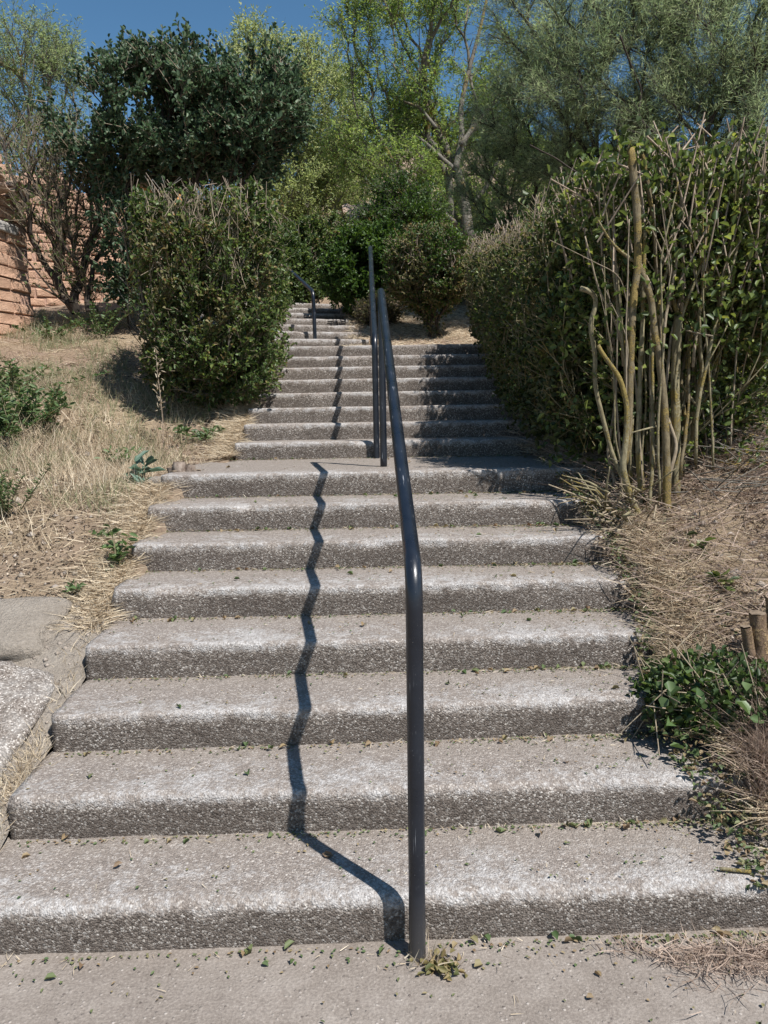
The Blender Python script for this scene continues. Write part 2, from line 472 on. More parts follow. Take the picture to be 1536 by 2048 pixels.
# ------------------------------------------------------------------ stairs
D0, T1, R1, T2, R2 = 2.1622, .4074, .151, .4013, .1405
ROT = [.016, .015, .028, .011, .007, -.006, -.010, -.014]
DY = [.036, .007, -.017, -.033, -.021, -.012, .006, .033]
stairs = empty('concrete_stairs', 'long weathered exposed-aggregate concrete staircase climbing the bank in three flights', 'stairs', (0, 2.2, 0))
STEPS = []

def make_step(i, loc, rz, xl, xr, depth, height, rad, seed):
    """one block: riser, rounded nosing and tread; origin at the nosing line"""
    pts = []
    bot = -height - .10
    for z in np.linspace(bot, -rad, 9): pts.append((0.0, z))
    for a in np.linspace(0, math.pi / 2, 7)[1:]:
        pts.append((rad - rad * math.cos(a), -rad + rad * math.sin(a)))
    for y in np.linspace(rad, depth, 12)[1:]: pts.append((y, 0.0))
    pts.append((depth, bot))
    pts = np.array(pts); m = len(pts)
    xs = np.arange(xl, xr, .022); n = len(xs)
    V = np.zeros((n, m, 3))
    V[:, :, 0] = xs[:, None]; V[:, :, 1] = pts[None, :, 0]; V[:, :, 2] = pts[None, :, 1]
    P = V.reshape(-1, 3) + np.array([loc[0], loc[1], loc[2]])
    nz = fbm(P, 9, seed, 3).reshape(n, m); n2 = fbm(P, 30, seed + 5, 2).reshape(n, m); n3 = fbm(P, 2.0, 40, 2).reshape(n, m)
    nose = np.exp(-((pts[:, 0] - rad * .3) ** 2 + (pts[:, 1] + rad * .3) ** 2) / (rad * 1.1) ** 2)[None]
    V[:, :, 1] += .0035 * nz + .0025 * n2 + .010 * n3 + nose * (.006 * np.clip(nz, 0, 1) + .004 * np.clip(n2, 0, 1))
    V[:, :, 2] += .0030 * nz + .0015 * n2 + .006 * n3 - nose * (.010 * np.clip(nz, -.1, 1) ** 1.5 if False else nose * .010 * np.clip(nz, 0, 1))
    chip = np.clip(fbm(P, 4.5, seed + 21, 3).reshape(n, m) - .22, 0, 1)
    V[:, :, 2] -= nose * .045 * chip; V[:, :, 1] += nose * .030 * chip
    # ragged ends
    e = .012 * fbm(np.stack([np.zeros(m) + seed, pts[:, 0], pts[:, 1]], 1), 16, seed + 9, 2)
    V[0, :, 0] += e; V[-1, :, 0] += e
    V = V.reshape(-1, 3)
    idx = np.arange(n * m).reshape(n, m)
    q = np.stack([idx[:-1, :-1], idx[:-1, 1:], idx[1:, 1:], idx[1:, :-1]], -1).reshape(-1, 4)
    q = q[:, ::-1]
    c = np.array([[0, 0, 0]])
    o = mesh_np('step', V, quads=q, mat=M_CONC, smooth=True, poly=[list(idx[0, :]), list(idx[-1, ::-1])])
    o.parent = stairs
    o.location = (loc[0], loc[1] - 2.2, loc[2]); o.rotation_euler = (0, 0, rz)
    return o

k = 0
XL1 = [-1.62, -1.275, -1.268, -1.272, -1.285, -1.31, -1.34, -1.365]
for i in range(8):
    y = D0 + i * T1 + DY[i]
    d = T1 + .05 if i < 7 else 1.55
    make_step(k, (0, y, (i + 1) * R1), math.atan(ROT[i]), XL1[i], 1.62 if i else 1.9, d, R1, (.042, .026, .022, .020, .018, .017, .017, .017)[i], k)
    STEPS.append((y, ROT[i], (i + 1) * R1)); k += 1
Y9, Z8 = 6.425, 8 * R1
XL2 = [-1.12, -1.10, -1.12, -1.14, -1.13, -1.2, -1.3, -1.45]
for i in range(8):
    y = Y9 + i * T2
    d = T2 + .05 if i < 7 else 1.25
    make_step(k, (0, y, Z8 + (i + 1) * R2), 0.0, XL2[i], 1.55, d, R2, .02, k)
    STEPS.append((y, 0, Z8 + (i + 1) * R2)); k += 1
Z16 = Z8 + 8 * R2
STEP3 = []
for j in range(7):
    o = O3 + H3 * .5 * j
    z = Z16 + (j + 1) * .1376
    rr = .74 + .42 * j / 6
    make_step(k, (o[0], o[1], z), A3, -1.6, rr, .56 if j < 6 else 1.2, .1376, .02, k)
    STEP3.append((o, z, rr)); k += 1

def surf_z(x, y):
    """top of the stairs or ground"""
    x = np.asarray(x, float); y = np.asarray(y, float)
    z = ground_z(x, y)
    z = np.where((y < 2.19) & (np.abs(x) < 3.5), 0.003, z)
    for (yy, r, zz) in STEPS:
        on = (x > -1.27) & (x < 1.55) & (y > yy + r * x + .012) & (y < 9.9)
        z = np.where(on, np.maximum(z if False else zz, np.where(x > 1.05, z, -9)), z)
    return z

# small dark letter-shaped strokes on a riser of the top flight
def strokes(name, segs, w, mat, parent, o, zt, rz):
    V, Q = [], []
    for (x0, z0, x1, z1) in segs:
        d = np.array([x1 - x0, z1 - z0]); L = np.hypot(*d); nrm = np.array([-d[1], d[0]]) / L * w / 2
        b = len(V)
        for (px, pz_) in ((x0 - nrm[0], z0 - nrm[1]), (x1 - nrm[0], z1 - nrm[1]), (x1 + nrm[0], z1 + nrm[1]), (x0 + nrm[0], z0 + nrm[1])):
            V.append((px, -.016, pz_))
        Q.append([b, b + 1, b + 2, b + 3])
    me = mesh_np(name, np.array(V), quads=Q, mat=mat)
    me.parent = parent; me.location = (o[0], o[1] - 2.2, zt); me.rotation_euler = (0, 0, rz)
    return me
M_STROKE = simple_noise_mat('stroke_black', [(.3, (.012, .012, .012)), (.7, (.03, .03, .03))], 20, bstr=.1)
o3, z3, r3 = STEP3[3]
strokes('letter_strokes', [(r3 - .36, -.035, r3 - .27, -.03), (r3 - .31, -.03, r3 - .295, -.115), (r3 - .22, -.03, r3 - .205, -.115),
                            (r3 - .15, -.03, r3 - .09, -.035), (r3 - .09, -.035, r3 - .10, -.075), (r3 - .10, -.075, r3 - .15, -.11), (r3 - .15, -.11, r3 - .07, -.115)],
        .018, M_STROKE, stairs, o3, z3, A3)

# ------------------------------------------------------------------ broken slabs and cement at the left edge
def rock(name, center, size, seed, mat, n=44, flat=.5, rz=0., tilt=(0, 0), box=4.0):
    """rounded slab: superellipsoid with noise"""
    th = np.linspace(0, math.pi, n); ph = np.linspace(0, 2 * math.pi, n * 2, endpoint=False)
    TH, PH = np.meshgrid(th, ph, indexing='ij')
    d = np.stack([np.sin(TH) * np.cos(PH), np.sin(TH) * np.sin(PH), np.cos(TH)], -1).reshape(-1, 3)
    s = (np.abs(d) ** box).sum(1) ** (-1 / box)
    P = d * s[:, None]
    P = P * (1 + .09 * fbm(P, 1.8, seed)[:, None] + .05 * fbm(P, 5, seed + 2)[:, None] + .02 * fbm(P, 16, seed + 4)[:, None])
    P = P * np.array(size)
    Rm = np.array((Matrix.Rotation(rz, 3, 'Z') @ Matrix.Rotation(tilt[0], 3, 'X') @ Matrix.Rotation(tilt[1], 3, 'Y')))
    P = P @ Rm.T
    m = n * 2
    idx = np.arange(n * m).reshape(n, m)
    a = idx[:-1]; b = idx[1:]
    q = np.stack([a, b, np.roll(b, -1, 1), np.roll(a, -1, 1)], -1).reshape(-1, 4)
    return mesh_np(name, P, quads=q, mat=mat, smooth=True, loc=center)

s1 = rock('concrete_slab', (-1.86, 2.75, .235), (.46, .66, .12), 3, M_SLAB, tilt=(.36, .08), rz=-.10, box=9)
tag(s1, 'sloping broken grey aggregate concrete slab left of the lowest steps', 'slab')
s3 = rock('sandstone_block', (-2.08, 3.58, .545), (.58, .23, .13), 12, M_CEM, tilt=(.30, 0), rz=.05, box=9)
tag(s3, 'pale sandy block above the broken concrete slab at the left', 'block')
def cem(X, Y):
    p = np.stack([X.ravel(), Y.ravel(), 0 * X.ravel()], 1)
    g = np.interp(Y, [1.8, 2.1622, 5.1], [.02, .085, 1.145])
    return g + .03 * fbm(p, 4, 22).reshape(X.shape) + .014 * fbm(p, 18, 24).reshape(X.shape) + .006 * fbm(p, 45, 26).reshape(X.shape) - .06 * sstep(X, -1.30, -1.262) - .10 * sstep(-X, 1.75, 2.05) * (Y < 3.1) - .12 * sstep(Y, 3.75, 4.1)
cs = sheet('cement_strip', -2.7, -1.262, 1.95, 4.1, .018, cem, M_CEM)
tag(cs, kind='structure')
s4 = rock('flat_stone', (-1.40, 5.12, 1.16), (.06, .05, .035), 31, M_CEM, n=12)
tag(s4, 'small pale stone wedged at the left end of the eighth step', 'stone')

# ------------------------------------------------------------------ tubes
def tube(name, pts, rad, mat, sides=20, parent=None, caps=True):
    pts = np.asarray(pts, float); n = len(pts)
    rad = np.broadcast_to(np.asarray(rad, float), (n,))
    t = np.gradient(pts, axis=0); t = unit(t)
    up = np.array([0, 0, 1.]) if abs(t[0][2]) < .9 else np.array([1., 0, 0])
    a = unit(np.cross(t[0], up)); V = []
    for i in range(n):
        a = a - t[i] * a.dot(t[i]); a = a / np.linalg.norm(a); b = np.cross(t[i], a)
        th = np.linspace(0, 2 * math.pi, sides, endpoint=False)
        V.append(pts[i] + rad[i] * (np.cos(th)[:, None] * a + np.sin(th)[:, None] * b))
    V = np.concatenate(V)
    idx = np.arange(n * sides).reshape(n, sides)
    A, B = idx[:-1], idx[1:]
    q = np.stack([A, np.roll(A, -1, 1), np.roll(B, -1, 1), B], -1).reshape(-1, 4)
    poly = [list(idx[0, ::-1]), list(idx[-1])] if caps else None
    return mesh_np(name, V, quads=q, mat=mat, smooth=True, poly=poly, parent=parent)

def bend(p0, p1, p2, r, n=10):
    """quadratic corner rounding around p1"""
    p0, p1, p2 = map(lambda v: np.array(v, float), (p0, p1, p2))
    a = p1 + unit(p0 - p1) * r; b = p1 + unit(p2 - p1) * r
    t = np.linspace(0, 1, n)[:, None]
    return (1 - t) ** 2 * a + 2 * t * (1 - t) * p1 + t ** 2 * b

def spread(p, q, n=14):
    t = np.linspace(0, 1, n)[:, None]
    return np.array(p) * (1 - t) + np.array(q) * t

def handrail(label, base, bz, ex, ey, ez, post_z, rt=.0245, rb=.10, rear=True, leanx=0.0, group='dark painted handrails'):
    """front post bent over into the sloping rail, ending in a bend down to the rear post"""
    root = empty('handrail', label, 'handrail', base, group)
    b = np.array(base, float)
    p0 = b + np.array([0, 0, -.05]); p1 = np.array([b[0] + leanx, b[1], bz]); p2 = np.array([ex, ey, ez])
    dirr = unit(p2 - p1)
    c1 = bend(p0, p1, p2, rb)
    p3 = np.array([ex, ey, post_z])
    c2 = bend(p1, p2, p3, .05, 8)
    path = np.concatenate([spread(p0, c1[0], 20)[:-1], c1, spread(c1[-1], c2[0], 30)[1:-1], c2])
    adopt(root, tube('rail', path, rt, M_RAIL))
    if rear:
        adopt(root, tube('rear_post', spread(c2[-1] + np.array([0, 0, .004]), p3 + np.array([0, 0, -.04]), 12), rt * .985, M_RAIL))
        adopt(root, tube('weld_seam', spread(c2[-1] + np.array([0, 0, .006]), c2[-1] - np.array([0, 0, .006]), 3), rt * 1.05, M_RAIL))
    return root

handrail('dark handrail of the lowest flight rising from the pavement, nearest the viewer', (.108, 2.125, 0.0), 1.165, .082, 5.45, 2.405, 8 * R1, leanx=.003)
handrail('dark handrail of the middle flight standing behind the nearest handrail', (.040, 6.37, 8 * R1), 2.17, .03, 9.95, 3.57, Z16)
e3 = np.array([-.71, 10.3]) + H3 * 2.6
handrail('dark handrail of the top flight slanting up to the left beside the round bush', (-.695, 10.22, Z16), 3.09, -.71 - .31 * 2.5, 10.3 + .95 * 2.5, 3.09 + .37 * 2.5, Z16 + .5, leanx=-.012)

# ------------------------------------------------------------------ adobe walls
def adobe_brick_mesh(seed, w, h, d=.14):
    r = rng(seed)
    V = []
    for (sx, sz) in ((-1, -1), (1, -1), (1, 1), (-1, 1)):
        V.append((sx * w / 2, d, sz * h / 2))
    for (sx, sz) in ((-1, -1), (1, -1), (1, 1), (-1, 1)):
        V.append((sx * (w / 2 - .004) + r.normal(0, .004), .008 + r.normal(0, .003), sz * (h / 2 - .002) + r.normal(0, .003)))
    for (sx, sz) in ((-1, -1), (1, -1), (1, 1), (-1, 1)):
        V.append((sx * (w / 2 - .016) + r.normal(0, .007), r.normal(-.004, .005), sz * (h / 2 - .012) + r.normal(0, .004)))
    V.append((r.normal(0, .05), -.006 + r.normal(0, .005), r.normal(0, .015)))
    Q = []
    for i in range(4):
        j = (i + 1) % 4
        Q.append([i, j, 4 + j, 4 + i]); Q.append([4 + i, 4 + j, 8 + j, 8 + i])
    me = bpy.data.meshes.new('brick')
    tr = [[8 + i, 8 + (i + 1) % 4, 12] for i in range(4)]
    me.from_pydata([tuple(v) for v in V], [], Q + tr + [[3, 2, 1, 0]])
    me.materials.append(M_ADOBE)
    return me

def adobe_wall(name, label, a, b, z0, topf, cols, bw, bh, seed, joint=.02, thick=.45):
    """wall from a to b (xy); bricks as parts on the face that looks to the stairs"""
    a = np.array(a, float); b = np.array(b, float); L = np.linalg.norm(b - a); ex = (b - a) / L
    nrm = np.array([ex[1], -ex[0]])      # facing direction (towards the viewer)
    root = empty(name, label, 'wall', (a[0], a[1], z0))
    ang = math.atan2(ex[1], ex[0])
    # core
    n = 60; ss = np.linspace(0, L, n); V = []
    for s in ss:
        zt = topf(s / L)
        for (off, zz) in ((-.02, z0 - .6), (-.02, zt - .03), (-thick * .3, zt + .02), (-thick, zt - .04), (-thick, z0 - .6)):
            p = a + ex * s + nrm * off
            V.append((p[0], p[1], zz))
    V = np.array(V)
    V[:, :3] += .012 * fbm(V, 6, seed)[:, None]
    idx = np.arange(n * 5).reshape(n, 5)
    q = np.stack([idx[:-1, :-1], idx[:-1, 1:], idx[1:, 1:], idx[1:, :-1]], -1).reshape(-1, 4)[:, ::-1]
    adopt(root, mesh_np('mud_core', V, quads=q, mat=M_ADOBE2, smooth=False, poly=[list(idx[0]), list(idx[-1, ::-1])]))
    vars_ = [adobe_brick_mesh(seed * 10 + i, bw - joint, bh - joint) for i in range(8)]
    r = rng(seed)
    row = 0; z = z0 - .1 - 3 * bh
    while z < max(topf(t) for t in np.linspace(0, 1, 20)):
        s = -(row % 2) * bw / 2 + bw / 2 + r.normal(0, .03)
        while s < L - .05:
            if z + bh * .4 < topf(min(max(s / L, 0), 1)) and s > .05:
                o = bpy.data.objects.new('brick', vars_[r.integers(0, 8)])
                COL.objects.link(o)
                p = a + ex * s + nrm * (r.normal(0.0, .006))
                o.parent = root
                o.location = (p[0] - a[0], p[1] - a[1], z + bh / 2 + r.normal(0, .004) - z0)
                o.rotation_euler = (r.normal(0, .02), r.normal(0, .022), ang + r.normal(0, .02))
            s += bw * (1 + r.normal(0, .03))
        z += bh; row += 1
    return root, ex, nrm, L, a, ang

# near stretch, lower, smoother, with a tile coping at its far end
PA = at(-40, 640, 8.6); PB = at(66, 632, 9.9)
topn = at(66, 402, 9.9)[2]
w1, ex1, n1, L1, a1, ang1 = adobe_wall('adobe_wall', 'smooth pink adobe wall with curved roof tiles at its top, at the left edge', (PA[0] - .5, PA[1] - .62), PB[:2], 2.35,
                                 lambda t: topn, 0, .36, .135, 5, joint=.008)
# tile coping
def tile_mesh():
    n = 10; V = []
    for (y, rr) in ((0, .095), (.45, .080)):
        for i in range(n):
            a_ = math.pi * i / (n - 1)
            V.append((math.cos(a_) * rr, y, math.sin(a_) * rr * .8))
        for i in range(n):
            a_ = math.pi * i / (n - 1)
            V.append((math.cos(a_) * (rr - .014), y, math.sin(a_) * (rr - .014) * .8))
    F = []
    for i in range(n - 1):
        F.append([i, i + 1, 2 * n + i + 1, 2 * n + i]); F.append([n + i + 1, n + i, 3 * n + i, 3 * n + i + 1])
        F.append([i + 1, i, n + i, n + i + 1]); F.append([2 * n + i, 2 * n + i + 1, 3 * n + i + 1, 3 * n + i])
    F.append([0, 2 * n, 3 * n, n]); F.append([n - 1, 2 * n - 1, 4 * n - 1, 3 * n - 1])
    me = bpy.data.meshes.new('roof_tile'); me.from_pydata(V, [], F); me.materials.append(M_TILE)
    return me
TILE = tile_mesh()
for s_ in np.arange(.12, L1 + .05, .155):
    kk = int(round((s_ - .12) / .155))
    p = a1 + ex1 * s_ + n1 * .20
    o = bpy.data.objects.new('roof_tile', TILE); COL.objects.link(o); o.parent = w1
    up = kk % 2 == 0
    o.location = (p[0] - a1[0], p[1] - a1[1], topn - 2.35 + (.055 if up else .055))
    o.rotation_euler = (.12, 0 if up else math.pi, ang1 + (0.03 if up else -.02))
# weathered board set in the wall
pb = at(22, 448, 9.35)
bd = rock('wooden_board', (0, 0, 0), (.20, .02, .055), 2, M_PLANK, n=14, box=9)
s_ = L1 * .80
p = a1 + ex1 * s_ + n1 * .03
bd.location = (p[0] - a1[0], p[1] - a1[1], pb[2] - 2.35); bd.rotation_euler = (0, .06, ang1)
bd.parent = w1

PC = at(-70, 600, 10.9); PD = at(330, 590, 12.2)
def topf2(t):
    return at(-70, 296, 10.9)[2] * (1 - t) + at(330, 415, 12.2)[2] * t + .10 * math.sin(t * 17) + .05 * math.sin(t * 41)
w2, *_ = adobe_wall('adobe_wall', 'eroded brick-coursed adobe wall with a ragged top behind the bare shrub', PC[:2], PD[:2], 2.7, topf2, 0, .30, .125, 9, joint=.022)

# ------------------------------------------------------------------ far buildings glimpsed between the trees
def house(name, label, cx, cy, w, d, z0, h, wallm, roofm, rz=0., rh=.6):
    root = empty(name, label, 'house', (cx, cy, z0))
    def box(nm, x0, x1, y0, y1, za, zb, m):
        V = [(x, y, z) for z in (za, zb) for (x, y) in ((x0, y0), (x1, y0), (x1, y1), (x0, y1))]
        return mesh_np(nm, np.array(V), quads=[[0, 3, 2, 1], [4, 5, 6, 7], [0, 1, 5, 4], [1, 2, 6, 5], [2, 3, 7, 6], [3, 0, 4, 7]], mat=m, parent=root)
    box('walls', -w / 2, w / 2, -d / 2, d / 2, -1.5, h, wallm)
    # ridged tile roof
    n = int((w + .5) / .11); V = []; 
    for i in range(n):
        x = -w / 2 - .25 + i * .11 / 2 * 2
        zz = .05 * (i % 2)
        V += [(x, -d / 2 - .3, h + zz), (x, 0, h + rh + zz), (x, d / 2 + .3, h + zz)]
    Q = []
    for i in range(n - 1):
        for j in range(2):
            Q.append([i * 3 + j, (i + 1) * 3 + j, (i + 1) * 3 + j + 1, i * 3 + j + 1])
    mesh_np('tiled_roof', np.array(V), quads=Q, mat=roofm, parent=root)
    mesh_np('window', np.array([(-.35, -d / 2 - .01, h * .35), (.35, -d / 2 - .01, h * .35), (.35, -d / 2 - .01, h * .75), (-.35, -d / 2 - .01, h * .75)]), quads=[[0, 1, 2, 3]], mat=M_BARK_DARK, parent=root)
    root.rotation_euler = (0, 0, rz)
    return root
pt = at(738, 458, 17.5)
house('stone_house', 'low adobe house with a pale ridged tile roof behind the small trees at the top', pt[0], 18.4, .7, 1.8, 4.9, pt[2] - 4.9 - .05, M_ADOBE, M_TILE, .1, .75)
pt = at(275, 372, 15)
house('ochre_house', 'ochre rendered house with a whitish roof behind the tall dark shrub', pt[0], 15.5, 1.3, 1.0, 4.0, pt[2] - 4.0 - .02, M_OCHRE, M_WHITE, .1, .28)

# ------------------------------------------------------------------ foliage toolkit
def frustums(A, B, ra, rb, sides=4):
    """open tapered segments, vectorised; returns verts, quads"""
    A = np.asarray(A); B = np.asarray(B); n = len(A)
    t = unit(B - A)
    ref = np.where(np.abs(t[:, 2:3]) < .9, np.array([[0, 0, 1.]]), np.array([[1., 0, 0]]))
    a = unit(np.cross(t, ref)); b = np.cross(t, a)
    th = np.linspace(0, 2 * math.pi, sides, endpoint=False)
    ring = np.cos(th)[None, :, None] * a[:, None] + np.sin(th)[None, :, None] * b[:, None]
    V = np.concatenate([A[:, None] + ring * np.asarray(ra)[:, None, None], B[:, None] + ring * np.asarray(rb)[:, None, None]], 1)
    i = np.arange(sides); j = (i + 1) % sides
    q = np.stack([i, j, sides + j, sides + i], -1)
    Q = (np.arange(n) * 2 * sides)[:, None, None] + q[None]
    return V.reshape(-1, 3), Q.reshape(-1, 4)

def leaves_np(P, D, r, length, width, fold=.35, kind='oval', jitter=.35, face_up=.6, droop=0.):
    """folded leaf blades at P pointing along D"""
    n = len(P)
    D = unit(D + r.normal(0, jitter, (n, 3)) + np.array([0, 0, -droop]))
    N = unit(r.normal(0, 1, (n, 3)) + np.array([0, 0, face_up * 2.2]))
    S = unit(np.cross(D, N)); N = np.cross(S, D)
    L = length * r.uniform(.6, 1.25, n)[:, None]; W = width * r.uniform(.7, 1.2, n)[:, None]
    up = N * W * fold
    if kind == 'oval':
        V = np.stack([P, P + D * L * .33 + S * W * .5 + up, P + D * L * .72 + S * W * .42 + up, P + D * L - N * L * .12,
                      P + D * L * .72 - S * W * .42 + up, P + D * L * .33 - S * W * .5 + up], 1)
        b = np.arange(n) * 6
        Q = np.concatenate([np.stack([b, b + 1, b + 2, b + 3], 1), np.stack([b, b + 3, b + 4, b + 5], 1)])
        return V.reshape(-1, 3), Q, None
    V = np.stack([P, P + D * L * .5 + S * W * .5 + up, P + D * L, P + D * L * .5 - S * W * .5 + up], 1)
    b = np.arange(n) * 4
    Tt = np.concatenate([np.stack([b, b + 1, b + 2], 1), np.stack([b, b + 2, b + 3], 1)])
    return V.reshape(-1, 3), None, Tt

def skeleton(roots, targets, bf=.35, root_dir=None):
    """connect targets to roots by the cheapest path; returns nodes, parent"""
    roots = np.atleast_2d(roots)
    P = [*roots]; par = [-1] * len(roots); plen = [0.] * len(roots)
    d0 = np.min(np.linalg.norm(targets[:, None] - roots[None], axis=2), 1)
    order = np.argsort(d0)
    N = np.zeros((len(roots) + len(targets), 3)); N[:len(roots)] = roots
    PL = np.zeros(len(N)); cnt = len(roots)
    for i in order:
        p = targets[i]
        d = np.linalg.norm(N[:cnt] - p, axis=1)
        pen = np.clip(N[:cnt, 2] - p[2] + .05, 0, None) * 1.2
        c = d + bf * PL[:cnt] + pen
        j = int(np.argmin(c))
        N[cnt] = p; par.append(j); PL[cnt] = PL[j] + d[j]; cnt += 1
    return N, np.array(par)

def radii(par, n, rtip, e=2.4, rmax=None):
    acc = np.zeros(n); has = np.zeros(n)
    for i in range(n - 1, -1, -1):
        if acc[i] == 0: acc[i] = rtip ** e
        if par[i] >= 0: acc[par[i]] += acc[i]
    r = acc ** (1 / e)
    return r if rmax is None else np.minimum(r, rmax)

def relax(N, par, it=3, nroot=1):
    for _ in range(it):
        c = np.zeros_like(N); k = np.zeros(len(N))
        for i in range(len(N)):
            if par[i] >= 0: c[par[i]] += N[i]; k[par[i]] += 1
        m = (k > 0) & (par >= 0)
        avg = N.copy()
        pi = np.where(par >= 0, par, 0)
        avg[m] = (c[m] / k[m][:, None] + N[pi[m]]) / 2
        N = np.where(m[:, None], .5 * N + .5 * avg, N)
    return N

def sample_volume(r, blobs, n, shell=.5, gap=None, gscale=2.0, seed=0):
    """blobs: (cx,cy,cz,rx,ry,rz,weight[,box]) ; shell 0..1 pushes points outward"""
    w = np.array([b[6] for b in blobs]); w = w / w.sum()
    out = []; tot = 0
    while tot < n:
        m = (n - tot) * 2 + 50
        k = r.choice(len(blobs), m, p=w)
        B = np.array([b[:6] for b in blobs])[k]
        pw = np.array([b[7] if len(b) > 7 else 2. for b in blobs])[k]
        d = unit(r.normal(0, 1, (m, 3)))
        s = (np.abs(d) ** pw[:, None]).sum(1) ** (-1 / pw)
        rad = r.uniform(0, 1, m) ** (1 / 3 * (1 - shell) + .08 * shell)
        p = B[:, :3] + d * (s * rad)[:, None] * B[:, 3:6]
        if gap is not None:
            p = p[fbm(p, gscale, seed) > gap + r.normal(0, .1, len(p))]
        out.append(p); tot += len(p)
    return np.concatenate(out)[:n]

def build_plant(name, label, cat, roots, blobs, nnodes, twigs, lpt, leaf_len, leaf_w, lmat, bmat, seed, twig_len=.25, rtip=.004, bf=.35, shell=.45,
                gap=-.35, gscale=2.0, kind='oval', up=.25, rmax=None, wood='branches', group=None, e=2.4, twig_r=.0025, jit=.5, droop=0., face_up=.6,
                clip=None, stubs=0, stub_len=.12, stub_mat=None, leaf_name='foliage', extra_mat=None, extra_frac=0., smooth_it=3, twig_mat=None, tone_noise=.35):
    r = rng(seed)
    roots = np.atleast_2d(np.array(roots, float))
    root = empty(name, label, cat, tuple(roots.mean(0)), group)
    Tn = sample_volume(r, blobs, nnodes, shell, gap, gscale, seed)
    # inner scaffold points so that limbs run through the crown
    cen = np.array([[b[0], b[1], b[2]] for b in blobs])
    inner = []
    for b in blobs:
        for rt in roots[r.integers(0, len(roots), 3)]:
            for tt in np.linspace(.15, .95, 7):
                inner.append(rt * (1 - tt) + np.array(b[:3]) * tt + r.normal(0, .05, 3) * np.array(b[3:6]) * (1 + tt))
    Tn = np.concatenate([Tn, np.array(inner)])
    N, par = skeleton(roots, Tn, bf)
    N = relax(N, par, smooth_it)
    R = radii(par, len(N), rtip, e, rmax)
    has = par >= 0
    A = N[par[has]]; B = N[has]
    rb = R[has]; ra = np.minimum(R[par[has]], rb * 1.35 + .0005)
    thick = rb > .012
    V1, Q1 = frustums(A[thick], B[thick], ra[thick], rb[thick], 8)
    V2, Q2 = frustums(A[~thick], B[~thick], ra[~thick], rb[~thick], 4)
    # knuckle beads that close the joints of thick limbs
    V = np.concatenate([V1, V2]); Q = np.concatenate([Q1, Q2 + len(V1)])
    adopt(root, mesh_np(wood, V, quads=Q, mat=bmat, smooth=True))
    # twigs
    par_dir = unit(N[has] - N[par[has]])
    thin = np.where(rb < max(rtip * 3.0, .006))[0]
    k = r.choice(thin, twigs)
    f = r.uniform(0, 1, twigs)[:, None]
    P0 = A[k] * (1 - f) + B[k] * f
    ctr = np.array([b[:3] for b in blobs])
    nearest = np.argmin(np.linalg.norm(P0[:, None] - ctr[None], axis=2), 1)
    outw = unit(P0 - ctr[nearest])
    TD = unit(par_dir[k] * .5 + outw * .5 + r.normal(0, jit, (twigs, 3)) + np.array([0, 0, up]))
    TL = twig_len * r.uniform(.5, 1.3, twigs)[:, None]
    P1 = P0 + TD * TL
    if clip is not None:
        ok = clip(P1)
        P0, P1, TD = P0[ok], P1[ok], TD[ok]
    nt = len(P0)
    V, Q = frustums(P0, P1, np.full(nt, twig_r), np.full(nt, twig_r * .6), 3)
    o = adopt(root, mesh_np('twigs', V, quads=Q, mat=twig_mat or bmat)); o['kind'] = 'stuff'
    # leaves
    m = nt * lpt
    kk = np.repeat(np.arange(nt), lpt)
    f = r.uniform(.1, 1.05, m)[:, None]
    P = P0[kk] * (1 - f) + P1[kk] * f
    side = unit(r.normal(0, 1, (m, 3)))
    D = unit(TD[kk] * .6 + side * .8)
    V, Q, Tt = leaves_np(P, D, r, leaf_len, leaf_w, kind=kind, jitter=.25, droop=droop, face_up=face_up)
    tone = np.clip(.45 + tone_noise * fbm(P, 3.0, seed + 3) + r.normal(0, .2, m), 0, 1)
    tone = np.where(r.uniform(0, 1, m) < .03, 1.0, tone)
    rn = np.concatenate([tone, tone])
    if extra_mat is not None and extra_frac > 0:
        sel = (fbm(P, 2.5, seed + 8) + r.normal(0, .3, m)) > (1 - 2 * extra_frac) * .6
        s2 = np.concatenate([sel, sel])
        for nm, mask, mt in ((leaf_name, ~s2, lmat), ('browned_foliage', s2, extra_mat)):
            if mask.sum() == 0: continue
            o = adopt(root, mesh_np(nm, V, quads=Q[mask] if Q is not None else None, tris=Tt[mask] if Tt is not None else None, mat=mt, rnd=rn[mask]))
            o['kind'] = 'stuff'
    else:
        o = adopt(root, mesh_np(leaf_name, V, quads=Q, tris=Tt, mat=lmat, rnd=rn)); o['kind'] = 'stuff'
    return root, N, par, R

def stub_brush(root, P, r, length, rad, mat, spread_=.25, name='clipped_twigs', lean=(0, 0, 1)):
    n = len(P)
    D = unit(r.normal(0, spread_, (n, 3)) + np.array(lean))
    L = length * r.uniform(.5, 1.4, n)[:, None]
    V, Q = frustums(P - D * L * .7, P + D * L * .3, np.full(n, rad), np.full(n, rad * .8), 4)
    o = adopt(root, mesh_np(name, V, quads=Q, mat=mat)); o['kind'] = 'stuff'
    return o

